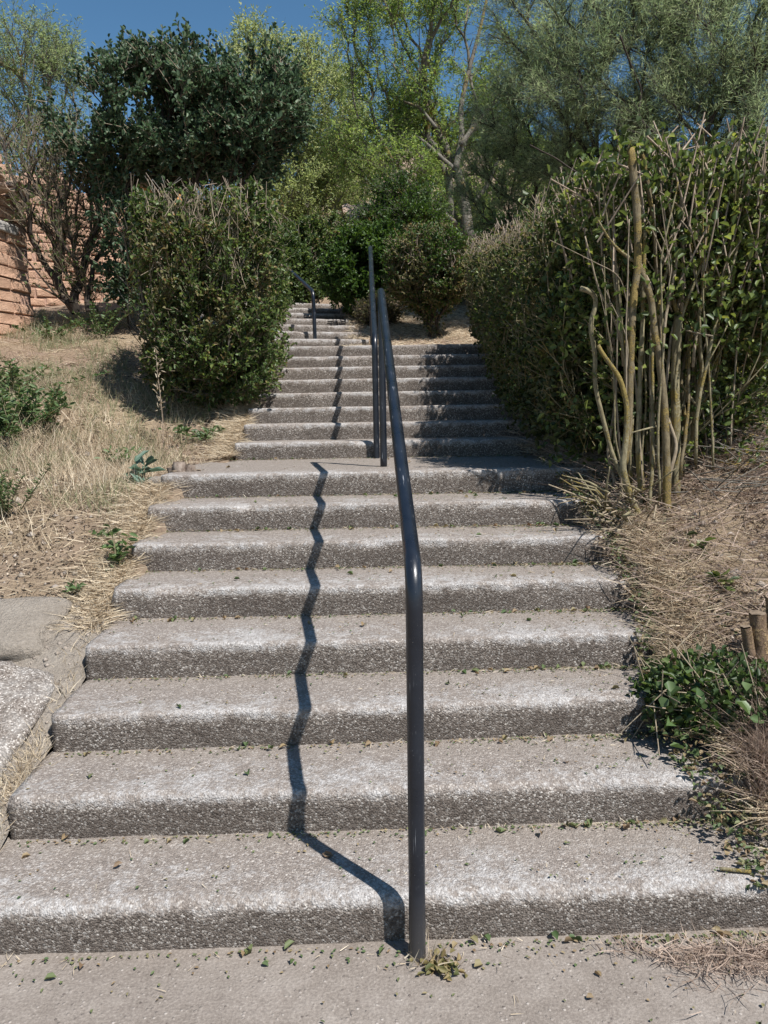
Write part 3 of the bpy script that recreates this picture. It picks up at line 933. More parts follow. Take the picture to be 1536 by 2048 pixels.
# ------------------------------------------------------------------ B: clipped hedge bush left of the stairs
Bb = [(-1.55, 7.75, 2.75, .72, .85, .90, 1, 5.), (-1.62, 7.7, 3.25, .60, .75, .48, .4, 4.), (-1.45, 7.5, 2.2, .55, .55, .55, .35, 3.)]
def clipB(P):
    return (P[:, 0] < -.72 + .06 * vnoise(P, 3, 4)) & (P[:, 0] > np.interp(P[:, 1], [6.9, 8.5], [-2.02, -2.3]) + .06 * vnoise(P, 3, 6)) & (P[:, 2] < 3.58 + .08 * vnoise(P, 3, 5)) & (P[:, 2] > ground_z(P[:, 0], P[:, 1], False) + .04)
rB, NB, pB, RB = build_plant('hedge_bush', 'clipped leafy privet bush left of the middle flight, below the tall dark shrub', 'bush',
    [(-1.75, 7.6, 1.9), (-1.4, 7.35, 1.84), (-1.25, 7.7, 1.95), (-1.6, 7.9, 2.0), (-1.9, 7.8, 1.98)], Bb, 1500, 8500, 6, .042, .026, L_PRIVET, M_BARK_GREY, 21,
    twig_len=.17, rtip=.0035, shell=.62, gap=-.35, gscale=3.2, up=.5, clip=clipB, rmax=.03, extra_mat=L_BROWN, extra_frac=.12, twig_mat=M_BARK_PALE)
r = rng(5)
Pst = np.stack([r.uniform(-2.0, -.85, 300), r.uniform(6.95, 8.5, 300), r.uniform(3.36, 3.58, 300)], 1)
stub_brush(rB, Pst, r, .20, .0028, M_STUB, .45)
Pst = np.stack([r.uniform(-1.9, -1.1, 260), r.uniform(6.9, 7.1, 260), r.uniform(2.8, 3.45, 260)], 1)
stub_brush(rB, Pst, r, .22, .0028, M_BARK_PALE, .5, 'bare_twigs', (0, -.3, 1))

# ------------------------------------------------------------------ A: tall dark lilac-like shrub behind it
Ab = [(-2.72, 9.7, 4.93, 1.0, .85, .82, 1.0), (-2.05, 9.5, 4.98, 1.0, .85, .72, .8), (-1.36, 9.4, 4.95, .68, .7, .76, .7), (-2.95, 9.8, 4.5, .28, .4, .4, .12), (-2.85, 9.5, 3.6, .28, .45, .75, .16)]
build_plant('tall_shrub', 'tall dark-leaved shrub with a broad dense crown overhanging the clipped bush', 'tree',
    [(-2.6, 9.6, 2.6), (-2.2, 9.5, 2.6), (-2.45, 9.8, 2.65), (-2.9, 9.7, 2.6)], Ab, 1900, 7600, 6, .060, .036, L_LILAC, M_BARK_DARK, 31, twig_len=.19, rtip=.004, shell=.4,
    gap=-.05, gscale=1.7, up=.25, rmax=.045, face_up=.3, twig_mat=M_BARK_PALE, wood='branches', tone_noise=.5, twig_r=.0038)

# ------------------------------------------------------------------ L: bare forked shrub in front of the wall
base = at(178, 622, 9.6)
Lb = [(*at(125, 400, 9.6), .55, .4, .75, 1), (*at(185, 380, 9.8), .5, .4, .7, 1), (*at(60, 350, 9.7), .4, .4, .6, .5), (*at(110, 520, 9.6), .35, .3, .45, .4)]
build_plant('bare_shrub', 'half-bare forking shrub with dark crooked stems in front of the eroded adobe wall', 'shrub',
    [base, base + np.array([-.18, .05, 0]), base + np.array([.08, .1, 0])], Lb, 380, 2400, 1, .045, .022, L_PRIVET, M_BARK_DARK, 41, twig_len=.30, rtip=.0085, shell=.2, gap=None,
    up=.7, rmax=.055, bf=.3, twig_mat=M_BARK_PALE, e=2.15)
for i, (u_, v_, yy, lab) in enumerate(((95, 640, 9.3, 'low green weedy shrub at the foot of the adobe wall, left of the bare shrub'),)):
    b_ = at(u_, v_, yy)

# ------------------------------------------------------------------ K: airy tree behind the left wall
b = at(60, 420, 14)
build_plant('airy_tree', 'airy pale green tree standing behind the adobe wall at the left edge', 'tree', [(b[0], 14, 3.6), (b[0] - .6, 14.2, 3.6)],
    [(*at(40, 130, 14), 1.0, .9, .85, 1), (*at(-60, 200, 14), .8, .9, .9, .6), (*at(105, 180, 14.4), .5, .6, .9, .5), (*at(-30, 70, 14), .5, .6, .5, .2), (*at(60, 300, 14), .7, .6, .5, .3)], 600, 2100, 8, .085, .018, L_BLUEG, M_BARK_GREY, 51,
    twig_len=.38, rtip=.006, shell=.2, gap=-.05, gscale=1.6, kind='rhomb', up=.2, rmax=.07, droop=.3)

# ------------------------------------------------------------------ I: yellow-green tree far behind
build_plant('yellow_green_tree', 'bright yellow-green tree far behind between the dark shrub and the acacia', 'tree',
    [at(600, 470, 21), at(560, 470, 21.5)], [(*at(560, 300, 21), 1.5, 1.4, 2.0, 1), (*at(640, 230, 21), 1.3, 1.2, 1.7, .8), (*at(520, 160, 21), 1.0, 1, 1.2, .5), (*at(600, 400, 20.5), 1.6, 1, .9, .5), (*at(700, 330, 21), .9, 1, 1.3, .4)],
    900, 6500, 9, .10, .034, L_YELLOW, M_BARK_GREY, 61, twig_len=.5, rtip=.008, shell=.3, gap=-.25, gscale=1.0, kind='rhomb', up=.2, rmax=.09)

# ------------------------------------------------------------------ G: acacia with a forked leaning trunk
gb = at(938, 470, 16)
Gb = [(*at(800, 130, 16.5), 1.3, 1.2, 1.5, 1), (*at(940, 60, 16.5), 1.2, 1.2, 1.4, .9), (*at(720, 250, 16.5), .8, .9, 1.2, .6), (*at(880, 230, 16.9), 1.2, .8, .8, .5), (*at(1040, 150, 16.2), .9, 1, 1.2, .6),
      (*at(820, -60, 16), 1.3, 1.2, .9, .5), (*at(700, 90, 16), .5, .6, .8, .25), (*at(800, 340, 15.8), .8, .8, .5, .35)]
gr = build_plant('acacia_tree', 'green acacia with forked grey trunk and open crown at the centre top', 'tree', [gb], Gb, 1100, 6200, 9, .075, .023, L_ACACIA, M_BARK_GREY, 71,
    twig_len=.42, rtip=.0075, shell=.2, gap=.0, gscale=1.1, kind='rhomb', up=.05, rmax=.15, bf=.3, droop=.4, e=2.3)[0]

for px_, w0_, w1_ in (([(938, 478), (932, 420), (924, 370), (912, 338), (895, 300), (872, 255), (850, 200), (845, 130), (862, 60), (868, -20)], .22, .07),
                      ([(914, 342), (885, 318), (850, 285), (800, 250), (768, 236)], .10, .03), ([(912, 338), (918, 300), (925, 270), (920, 220), (935, 150), (960, 60), (975, -10)], .13, .05),
                      ([(922, 290), (950, 250), (1000, 190), (1045, 140), (1090, 90)], .10, .04), ([(872, 255), (840, 215), (800, 200), (762, 180)], .07, .025)):
    P = np.array([at(u_, v_, 15.7 + .15 * i) for i, (u_, v_) in enumerate(px_)])
    s_ = np.concatenate([[0], np.cumsum(np.linalg.norm(np.diff(P, axis=0), axis=1))]); q_ = np.linspace(0, s_[-1], 40)
    Q_ = np.stack([np.interp(q_, s_, P[:, k_]) for k_ in range(3)], 1)
    for _ in range(3): Q_[1:-1] = .25 * Q_[:-2] + .5 * Q_[1:-1] + .25 * Q_[2:]
    adopt(gr, tube('limb', Q_, np.linspace(w0_ / 2, w1_ / 2, 40), M_BARK_GREY, 10))

# ------------------------------------------------------------------ H: small leafy tree below the acacia
build_plant('small_tree', 'small leafy green tree with two pale thin stems below the acacia', 'tree', [at(850, 478, 14), at(835, 478, 14)],
    [(*at(800, 440, 14), .7, .6, .30, 1), (*at(850, 420, 14), .32, .5, .36, .4), (*at(740, 450, 13.8), .40, .5, .25, .4), (*at(790, 385, 14), .35, .4, .22, .25)], 420, 2300, 7, .06, .026, L_SHRUB, M_BARK_GREY, 81,
    twig_len=.28, rtip=.005, shell=.35, gap=-.25, kind='rhomb', rmax=.04)

# ------------------------------------------------------------------ clipped round bushes at the top of the stairs
def round_bush(label, roots, blobs, seed, n=900, tw=4600, lpt=7, ln=.04, lw=.022, mat=L_SHRUB, ef=.25, stubs=380, topz=None, **kw):
    rt = build_plant('round_bush', label, 'bush', roots, blobs, n, tw, lpt, ln, lw, mat, M_BARK_DARK, seed, twig_len=.15, rtip=.0035, shell=.6, gap=-.45, gscale=3, up=.45,
                     rmax=.022, extra_mat=L_BROWN, extra_frac=ef, twig_mat=M_BARK_PALE, **kw)[0]
    r = rng(seed + 1)
    P = sample_volume(r, blobs[:1], stubs * 2, 1.0)
    P = P[P[:, 2] > blobs[0][2]][:stubs]
    stub_brush(rt, P, r, .16, .003, M_STUB, .3)
    return rt
c = at(858, 560, 10.4)
zb = ground_z(c[0], 10.4, False)
round_bush('clipped round bush on a fan of bare stems right of the handrails at the top', [(c[0] + .06, 10.35, zb - .02), (c[0] + .0, 10.4, zb), (c[0] + .14, 10.4, zb)],
           [(c[0], 10.4, c[2] + .12, .50, .5, .44, 1, 3.), (c[0] + .02, 10.4, c[2] - .28, .30, .3, .16, .12)], 101, ef=.55)
c = at(655, 530, 14.2)
round_bush('large dark clipped round bush behind the head of the top flight', [(c[0] - .3, 14.2, 3.5), (c[0] + .2, 14.2, 3.5), (c[0], 14.3, 3.5)],
           [(c[0], 14.2, c[2], .82, .8, .74, 1, 3.), (c[0] - .1, 14.0, c[2] - .55, .75, .6, .3, .3)], 111, n=1300, tw=8000, ef=.12, mat=L_PRIVET, ln=.05, lw=.028, stubs=200)
c = at(722, 560, 11.8)
zb = ground_z(c[0], 11.8, False)
build_plant('green_shrub', 'loose fresh green shrub behind the handrails between the two round bushes', 'shrub', [(c[0] - .1, 11.7, zb), (c[0] + .1, 11.9, zb)],
            [(c[0], 11.8, c[2] + .12, .50, .45, .52, 1), (c[0] + .35, 11.9, c[2] + .35, .35, .4, .4, .4)], 420, 3000, 8, .06, .032, L_SHRUB, M_BARK_DARK, 121, twig_len=.2, rtip=.004, gap=-.3, gscale=3, rmax=.02)
c = at(585, 560, 12.6)
build_plant('dark_shrub', 'dark shrub beyond the clipped bush at the left of the top flight', 'shrub', [(c[0] - .5, 13.0, 3.1), (c[0] - .2, 13.1, 3.1)],
            [(c[0] - .45, 13.2, c[2] + .15, .7, .6, .75, 1)], 420, 4200, 8, .05, .03, L_PRIVET, M_BARK_DARK, 131, twig_len=.2, rtip=.004, gap=-.4, gscale=3, rmax=.02)
c = at(728, 632, 11.3)
zb = ground_z(c[0] + .1, 11.2, False)
build_plant('dead_tuft', 'dark dead leafless tuft at the right edge of the top flight', 'shrub', [(c[0] + .15, 11.2, zb), (c[0] + .25, 11.3, zb)],
            [(c[0] + .2, 11.25, zb + .16, .30, .22, .20, 1)], 240, 1500, 2, .04, .012, L_BROWN, M_BARK_DARK, 141, twig_len=.14, rtip=.003, gap=None, rmax=.01)

# ------------------------------------------------------------------ C: long clipped hedge right of the stairs
def hz(y): return np.interp(y, [4.3, 5.2, 6.4, 8.2, 9.3], [3.06, 2.96, 3.06, 3.30, 3.42])
Cb = []
for yy in np.arange(5.0, 9.4, .55):
    gz = float(ground_z(1.9, yy, False)); top = float(hz(yy)); cz = (gz + .15 + top) / 2
    Cb.append((1.78, yy, cz + .05, .74, .42, (top - gz - .1) / 2, 1, 5.))
Cb.append((2.6, 6.2, 2.5, .8, 1.2, .85, 1.6, 4.)); Cb.append((2.9, 8.2, 2.9, .8, 1.2, .7, .9, 4.))
Cb.append((1.95, 4.75, 2.35, .62, .28, .85, .9, 4.))
def clipC(P):
    g = ground_z(P[:, 0], P[:, 1], False)
    xl = np.interp(P[:, 1], [4.2, 4.7, 5.4, 7, 9.4], [1.34, 1.15, 1.00, .97, 1.07]) + .05 * vnoise(P, 3, 8) + .06 * sstep(P[:, 2] - g, 1.0, 0.) * 0
    low = np.interp(P[:, 2] - g, [0, .5, 1.2], [.16, .05, 0.])
    front = (P[:, 1] > 4.95 + .25 * vnoise(P, 4, 31)) | ((P[:, 2] > 2.25 + .4 * vnoise(P, 3, 33)) & (vnoise(P, 5, 35) > .1)) | (P[:, 0] < 1.30)
    return front & (P[:, 0] > xl + low) & (P[:, 2] < hz(P[:, 1]) + .05 * vnoise(P, 4, 9)) & (P[:, 2] > g + .06)
croots = []
rr_ = rng(77)
for yy in np.arange(4.9, 9.3, .3):
    xx = 1.55 + rr_.uniform(-.15, .5)
    croots.append((xx, yy, float(ground_z(xx, yy, False)) - .02))
croots += [(2.4, 5.4, float(ground_z(2.4, 5.4, False))), (2.5, 6.4, float(ground_z(2.5, 6.4, False))), (2.7, 7.6, float(ground_z(2.7, 7.6, False)))]
rC, NC, pC, RC = build_plant('long_hedge', 'long tall clipped privet hedge along the right side of the stairs, shading the steps', 'hedge', croots, Cb, 3600, 27000, 6, .036, .021, L_HEDGE, M_BARK_OLIVE, 201,
    twig_len=.17, rtip=.0035, shell=.60, gap=-.6, gscale=3.5, up=.4, clip=clipC, rmax=.022, extra_mat=L_BROWN, extra_frac=.26, twig_mat=M_BARK_OLIVE, bf=.5)
r = rng(203)
n = 16000
yy = r.uniform(5.0, 9.2, n); gz_ = ground_z(1.5 + 0 * yy, yy, False)
P = np.stack([r.uniform(1.12, 2.3, n), yy, gz_ + .12 + r.uniform(0, 1, n) * (hz(yy) - gz_ - .30)], 1)
P = P[clipC(P)]
V, Q, _t = leaves_np(P, unit(r.normal(0, 1, P.shape)), r, .060, .040, face_up=.3)
tn = np.clip(r.normal(.3, .2, len(P)), 0, 1)
o = adopt(rC, mesh_np('shade_filler_foliage', V, quads=Q, mat=L_BROWN, rnd=np.concatenate([tn, tn]) * .6)); o['kind'] = 'stuff'  # dark leaf mass added inside the hedge to block sunlight leaking onto the steps
r = rng(202)
yy = r.uniform(4.5, 9.3, 2000); xx = r.uniform(1.05, 2.6, 2000)
Pst = np.stack([xx, yy, hz(yy) + r.uniform(-.16, .02, 2000)], 1)
Pst = Pst[clipC(Pst - np.array([0, 0, .3]))]
stub_brush(rC, Pst, r, .13, .0030, M_STUB, .3)
yy = r.uniform(4.7, 9.3, 1100); zz = r.uniform(.1, 1, 1100)
gg = ground_z(1.3 + 0 * yy, yy, False)
xl = np.interp(yy, [4.2, 4.7, 5.4, 7, 9.4], [1.34, 1.15, 1.00, .97, 1.07])
Pst = np.stack([xl + r.uniform(.03, .15, 1100) + .12 * (zz < .3), yy, gg + .1 + zz * (hz(yy) - gg - .15)], 1)
stub_brush(rC, Pst, r, .13, .0024, M_BARK_OLIVE, .5, 'side_twigs', (-.5, -.2, .7))

# ------------------------------------------------------------------ near old stems with lichen
nb = empty('old_privet', 'old cut-back privet with bare thick lichen-covered stems at the near end of the hedge', 'shrub', (1.75, 4.6, 1.05))
def stem(px, Ys, w0, w1, mat, seed, name='stem', ext=True):
    """px: photo waypoints from base to top; Ys: distance at base and top; widths as diameters in metres"""
    n = len(px); r = rng(seed)
    P = np.array([at(u_, v_, Ys[0] + (Ys[1] - Ys[0]) * i / (n - 1)) for i, (u_, v_) in enumerate(px)])
    # resample with smooth interpolation
    s = np.concatenate([[0], np.cumsum(np.linalg.norm(np.diff(P, axis=0), axis=1))])
    m = max(8, int(s[-1] / .035)); q_ = np.linspace(0, s[-1], m)
    Q_ = np.stack([np.interp(q_, s, P[:, k_]) for k_ in range(3)], 1)
    for _ in range(3): Q_[1:-1] = .25 * Q_[:-2] + .5 * Q_[1:-1] + .25 * Q_[2:]
    Q_[1:-1] += .006 * np.stack([fbm(Q_[1:-1], 6, seed), fbm(Q_[1:-1], 6, seed + 1), 0 * Q_[1:-1, 0]], 1)
    if ext: Q_[0, 2] -= .08
    rad = np.interp(q_, [0, s[-1]], [w0 / 2, w1 / 2]) * (1 + .10 * fbm(Q_, 14, seed + 2) + .05 * fbm(Q_, 50, seed + 4))
    o = tube(name, Q_, rad, mat, 12)
    adopt(nb, o); return Q_
St = []
St.append(stem([(1335, 1025), (1334, 921), (1329, 818), (1318, 714), (1308, 664), (1304, 598), (1286, 548), (1272, 524)], (4.35, 4.4), .046, .036, M_BARK_LICH, 1))
St.append(stem([(1285, 1045), (1264, 1004), (1244, 938), (1252, 880), (1255, 818), (1244, 764), (1230, 739), (1210, 716), (1196, 690)], (4.3, 4.3), .042, .022, M_BARK_OLIVE, 2))
St.append(stem([(1250, 930), (1258, 850), (1261, 797), (1262, 673), (1267, 590), (1275, 532), (1275, 466), (1273, 403), (1266, 341), (1261, 298)], (4.32, 4.4), .034, .044, M_BARK_LICH, 3, ext=False))
St.append(stem([(1281, 1010), (1275, 880), (1279, 776), (1285, 673), (1287, 569), (1290, 470), (1284, 400), (1280, 330)], (4.45, 4.5), .030, .020, M_BARK_OLIVE, 4))
St.append(stem([(1352, 985), (1353, 880), (1349, 755), (1355, 673), (1358, 631)], (4.5, 4.55), .050, .052, M_BARK_OLIVE, 5))
St.append(stem([(1358, 636), (1376, 598), (1397, 532), (1409, 466), (1426, 403), (1440, 350), (1447, 300)], (4.55, 4.75), .036, .024, M_BARK_LICH, 6, ext=False))
St.append(stem([(1358, 640), (1343, 590), (1338, 540), (1326, 470), (1310, 400)], (4.55, 4.6), .026, .014, M_BARK_LICH, 7, ext=False))
St.append(stem([(1364, 625), (1366, 507), (1362, 424), (1360, 341), (1356, 285)], (4.55, 4.5), .022, .016, M_BARK_PALE, 8, ext=False))
St.append(stem([(1368, 900), (1389, 818), (1409, 739), (1434, 652), (1442, 569), (1455, 515), (1467, 474), (1476, 408), (1496, 362), (1527, 308)], (4.75, 4.5), .040, .024, M_BARK_OLIVE, 9, ext=False))
St.append(stem([(1372, 880), (1410, 790), (1436, 714), (1451, 600), (1500, 500), (1545, 440)], (4.9, 4.9), .044, .032, M_BARK_LICH, 10, ext=False))
St.append(stem([(1260, 1000), (1222, 900), (1190, 776), (1190, 706), (1178, 644), (1196, 606), (1190, 582), (1161, 577)], (4.55, 4.5), .024, .028, M_BARK_OLIVE, 11))
St.append(stem([(1303, 900), (1302, 880), (1300, 735), (1304, 640)], (4.6, 4.6), .020, .014, M_BARK_PALE, 12))
St.append(stem([(1345, 610), (1335, 480), (1325, 400), (1316, 300)], (4.6, 4.6), .030, .018, M_BARK_PALE, 13, ext=False))
St.append(stem([(1400, 800), (1425, 640), (1452, 560), (1462, 420), (1480, 300)], (4.85, 4.9), .030, .016, M_BARK_OLIVE, 14, ext=False))
St.append(stem([(1310, 930), (1318, 800), (1330, 640), (1344, 500), (1348, 380), (1340, 290)], (4.8, 4.9), .026, .016, M_BARK_PALE, 15))
St.append(stem([(1278, 528), (1266, 520), (1240, 505), (1212, 470), (1196, 440)], (4.4, 4.35), .020, .010, M_BARK_OLIVE, 16, ext=False))
St.append(stem([(1282, 300), (1292, 350), (1305, 420), (1312, 520), (1316, 600), (1322, 720), (1340, 860), (1348, 940)][::-1], (4.6, 4.45), .030, .022, M_BARK_LICH, 17))
St.append(stem([(1340, 846), (1318, 852), (1290, 858), (1262, 866)], (4.4, 4.35), .014, .008, M_BARK_OLIVE, 18, 'side_branch', ext=False))
St.append(stem([(1365, 658), (1390, 666), (1425, 672)], (4.5, 4.3), .010, .008, M_BARK_PALE, 19, 'side_branch', ext=False))
r = rng(300)
for i in range(30):       # thin upright shoots
    u0 = r.uniform(1215, 1480); v0 = np.interp(u0, [1215, 1330, 1480], [1035, 960, 860]) + (r.uniform(-40, 20) if i < 12 else r.uniform(-380, -150)); u1 = u0 + r.normal(-10 + (u0 - 1330) * .25, 45); v1 = r.uniform(270, 420) + max(0, (1250 - u1)) * .9
    um = (u0 + u1) / 2 + r.normal(0, 14)
    stem([(u0, v0), ((u0 + um) / 2 + r.normal(0, 6), v0 * .7 + v1 * .3), (um, (v0 + v1) / 2), (u1, v1)], (r.uniform(4.5, 5.1), r.uniform(4.35, 4.9)), r.uniform(.010, .018), r.uniform(.006, .010),
         M_BARK_PALE if i % 3 else M_BARK_OLIVE, 320 + i, 'shoot')
for i in range(27):       # fan of older bent stems
    t_ = r.uniform(0, 1); u0 = 1225 + 170 * t_ + r.normal(0, 12); v0 = np.interp(u0, [1200, 1300, 1400], [1020, 1000, 890]); u1 = 1165 + 380 * t_ + r.normal(0, 25); v1 = r.uniform(285, 470) + 90 * (t_ < .25)
    k_ = r.uniform(.35, .6); um = u0 + (u1 - u0) * k_ * r.uniform(.2, .8); vm = v0 + (v1 - v0) * k_
    Yb = r.uniform(4.35, 4.95); Yt = Yb + r.normal(0, .12); w_ = r.uniform(.012, .026); mm = (M_BARK_OLIVE, M_BARK_PALE, M_BARK_OLIVE, M_BARK_LICH)[i % 4]
    stem([(u0, v0), (u0 + r.normal(0, 8), v0 * .75 + vm * .25), ((u0 + um) / 2 + r.normal(0, 10), (v0 + vm) / 2), (um, vm), ((um + u1) / 2 + r.normal(0, 12), (vm + v1) / 2), (u1, v1)], (Yb, Yt), w_, w_ * .5, mm, 500 + i)
    for q2 in range(2):
        f2 = r.uniform(.1, .8); ua = um + (u1 - um) * f2; va = vm + (v1 - vm) * f2; Ya = Yb + (Yt - Yb) * (.6 + .4 * f2)
        stem([(ua, va), (ua + r.normal(0, 22), va - 60), (ua + r.normal(0, 50), va - r.uniform(90, 170))], (Ya, Ya + r.normal(0, .08)), w_ * .45, w_ * .25, M_BARK_PALE, 600 + i * 2 + q2, 'shoot', ext=False)
# short dead twigs leaning out from the base over the step
for i in range(40):
    b_ = at(r.uniform(1200, 1300), r.uniform(985, 1050), r.uniform(4.2, 4.5))
    b_[2] = max(b_[2], float(ground_z(b_[0], b_[1], False)))
    d_ = unit(np.array([r.normal(-.55, .5), r.normal(-.45, .4), r.uniform(-.05, .75)])); L_ = r.uniform(.12, .38)
    mid = b_ + d_ * L_ * .5 + r.normal(0, .02, 3)
    e_ = b_ + d_ * L_ + r.normal(0, .035, 3)
    P = np.array([b_, mid, e_]); adopt(nb, tube('dead_twig', np.concatenate([spread(b_, mid, 5)[:-1], spread(mid, e_, 5)]), np.linspace(.008, .0035, 9) * r.uniform(.6, 1.1), M_BARK_PALE if i % 2 else M_BARK_OLIVE, 6))
# tilted clipped tips above the hedge top
r = rng(330)
n = 420
A_ = np.stack([r.uniform(1.25, 2.7, n), r.uniform(4.35, 5.2, n), r.uniform(2.2, 3.05, n)], 1)
Dd = unit(np.stack([r.normal(.02, .28, n), r.normal(-.03, .2, n), np.ones(n)], 1)); Ll = r.uniform(.2, .65, n)[:, None]
B_ = A_ + Dd * Ll
lim = 3.10 + r.normal(0, .05, n)
lim = np.where(A_[:, 0] < 1.6, lim - (1.6 - A_[:, 0]) * .8, lim)
B_[:, 2] = np.minimum(B_[:, 2], lim)
V, Q = frustums(A_, B_, np.full(n, .0055), np.full(n, .004), 5)
o = adopt(nb, mesh_np('clipped_shoots', V, quads=Q, mat=M_STUB)); o['kind'] = 'stuff'
# leaves on and among these shoots
n = 7500
k_ = r.integers(0, len(A_), n); f = r.uniform(-1.1, 1, n)[:, None]
P = A_[k_] * (1 - f) + B_[k_] * f + r.normal(0, .06, (n, 3))
P = P[(P[:, 2] < 3.08 + .05 * vnoise(P, 5, 2)) & (P[:, 2] > 1.9 - .0 * P[:, 2])]
V, Q, _t = leaves_np(P, unit(r.normal(0, 1, P.shape) + np.array([0, -.3, .4])), r, .052, .030)
tn = np.clip(.55 + .3 * fbm(P, 4, 3) + r.normal(0, .22, len(P)), 0, 1)
o = adopt(nb, mesh_np('foliage', V, quads=Q, mat=L_HEDGE, rnd=np.concatenate([tn, tn]))); o['kind'] = 'stuff'
# a looser veil of leaves lower among the stems
n = 5200
P = np.stack([r.uniform(1.12, 2.6, n), r.uniform(4.6, 5.3, n), r.uniform(1.25, 2.5, n)], 1)
P = P[fbm(P, 3.5, 6) > -.1]
V, Q, _t = leaves_np(P, unit(r.normal(0, 1, P.shape) + np.array([0, -.3, .2])), r, .050, .030)
tn = np.clip(.5 + .3 * fbm(P, 4, 3) + r.normal(0, .22, len(P)), 0, 1)
o = adopt(nb, mesh_np('lower_foliage', V, quads=Q, mat=L_HEDGE, rnd=np.concatenate([tn, tn]))); o['kind'] = 'stuff'

# ------------------------------------------------------------------ J: tamarisk with feathery sprays
tb = [(*at(1250, 130, 10), 1.2, .55, .95, 1), (*at(1450, 80, 9.5), 1.0, .5, 1.0, .9), (*at(1080, 250, 11), 1.0, .5, .75, .8), (*at(1150, 20, 10.5), 1.2, .5, .7, .7), (*at(1420, 260, 9.5), 1.1, .4, .55, .5),
      (*at(1000, 390, 11.5), .55, .4, .55, .4), (*at(1560, 200, 9), .7, .5, 1.3, .5), (*at(1400, -100, 10), 1.6, .6, .8, .5), (*at(1190, 330, 10.5), .8, .4, .4, .4)]

tz = float(ground_z(4.6, 9.6, False))
rJ, NJ, pJ, RJ = build_plant('tamarisk', 'feathery blue-green tamarisk with dark slanting limbs above the right hedge', 'tree', [(4.55, 9.6, tz), (4.9, 9.9, tz), (3.9, 10.6, float(ground_z(3.9, 10.6, False)))], tb,
    900, 15500, 12, .085, .0060, L_TAMAR, M_BARK_DARK, 401, twig_len=.42, rtip=.0065, shell=.15, gap=-.35, gscale=1.3, kind='rhomb', up=.15, rmax=.09, bf=.15, jit=.45, e=2.2, face_up=.0, tone_noise=.5, twig_r=.0022)

for px_, w0_, w1_ in (([(1620, 60), (1560, 90), (1500, 150), (1455, 195), (1420, 260), (1400, 310)], .10, .05), ([(1600, 345), (1560, 325), (1500, 300), (1430, 265), (1385, 245), (1350, 205)], .05, .02),
                      ([(1560, 60), (1535, 150), (1512, 230), (1498, 340)], .08, .06), ([(1500, 30), (1455, 110), (1425, 170), (1392, 245)], .025, .02), ([(1240, 70), (1300, 160), (1290, 220), (1330, 280)], .02, .03),
                      ([(1060, 290), (1120, 305), (1180, 340), (1240, 400)], .015, .025)):
    P = np.array([at(u_, v_, 9.1) for (u_, v_) in px_])
    s_ = np.concatenate([[0], np.cumsum(np.linalg.norm(np.diff(P, axis=0), axis=1))]); q_ = np.linspace(0, s_[-1], 30)
    Q_ = np.stack([np.interp(q_, s_, P[:, k_]) for k_ in range(3)], 1)
    for _ in range(3): Q_[1:-1] = .25 * Q_[:-2] + .5 * Q_[1:-1] + .25 * Q_[2:]
    Q_[:, 1] += .25 * np.sin(np.linspace(0, 3, 30))
    adopt(rJ, tube('limb', Q_, np.linspace(w0_ / 2, w1_ / 2, 30), M_BARK_DARK, 8))

# ------------------------------------------------------------------ shrubs to the right behind the stems
build_plant('broadleaf_shrub', 'broad-leaved green shrub at the right edge behind the lichen-covered stems', 'shrub', [(3.2, 6.7, float(ground_z(3.2, 6.7, False))), (3.7, 6.9, float(ground_z(3.7, 6.9, False)))],
    [(3.35, 6.8, 2.75, .55, .6, .65, 1), (3.9, 7.0, 2.6, .6, .6, .8, .6)], 500, 3300, 7, .065, .042, L_SHRUB, M_BARK_DARK, 411, twig_len=.22, rtip=.004, gap=-.3, gscale=2.5, rmax=.02)
for i, (cx, cy, cz, rx, rz_, lab, m_) in enumerate((
    (4.4, 13.5, 4.6, 1.5, .7, 'dark green bush mass behind the tamarisk at the right', L_SHRUB),
    (2.2, 12.5, 3.75, .6, .5, 'leafy green bush behind the far end of the long hedge', L_SHRUB),
    (2.9, 20.0, 6.9, 2.0, 1.3, 'light green bush on the slope behind the acacia trunk', L_ACACIA))):
    gz = float(ground_z(cx, cy, False))
    build_plant('background_bush', lab, 'bush', [(cx, cy, gz), (cx + .4, cy, gz)], [(cx, cy, cz, rx, .9, rz_, 1), (cx - rx * .5, cy, (cz + gz) / 2, rx * .6, .6, (cz - gz) / 2, .5)], 420, 3600, 7, .09, .045, m_, M_BARK_DARK, 421 + i,
                twig_len=.32, rtip=.006, gap=-.35, gscale=1.5, kind='rhomb', rmax=.04)

# ------------------------------------------------------------------ distant wooded slope
def far_wood():
    r = rng(500); n = 26000
    x = r.uniform(-26, 26, n); y = r.uniform(27, 46, n)
    p = np.stack([x, y, 0 * x], 1)
    keep = (fbm(p, .25, 3) > -.12) & ~((np.abs(x - 3.0) < 3.2) & (y < 40))
    x, y = x[keep], y[keep]; p = p[keep]
    h = np.clip(1.4 + 1.2 * fbm(p, .5, 6), .3, 3) * r.uniform(0, 1, len(x)) ** .6
    P = np.stack([x, y, ground_z(x, y) + h], 1)
    P += r.normal(0, .25, P.shape)
    V, Q, T_ = leaves_np(P, unit(r.normal(0, 1, P.shape)), r, .40, .28, kind='rhomb')
    tn = np.clip(.45 + .4 * fbm(P, .8, 3) + r.normal(0, .2, len(P)), 0, 1)
    o = mesh_np('distant_scrub', V, tris=T_, mat=L_ACACIA, rnd=np.concatenate([tn, tn]))
    tag(o, 'far scrub growing over the slope behind the trees', 'scrub', kind='stuff')
far_wood()

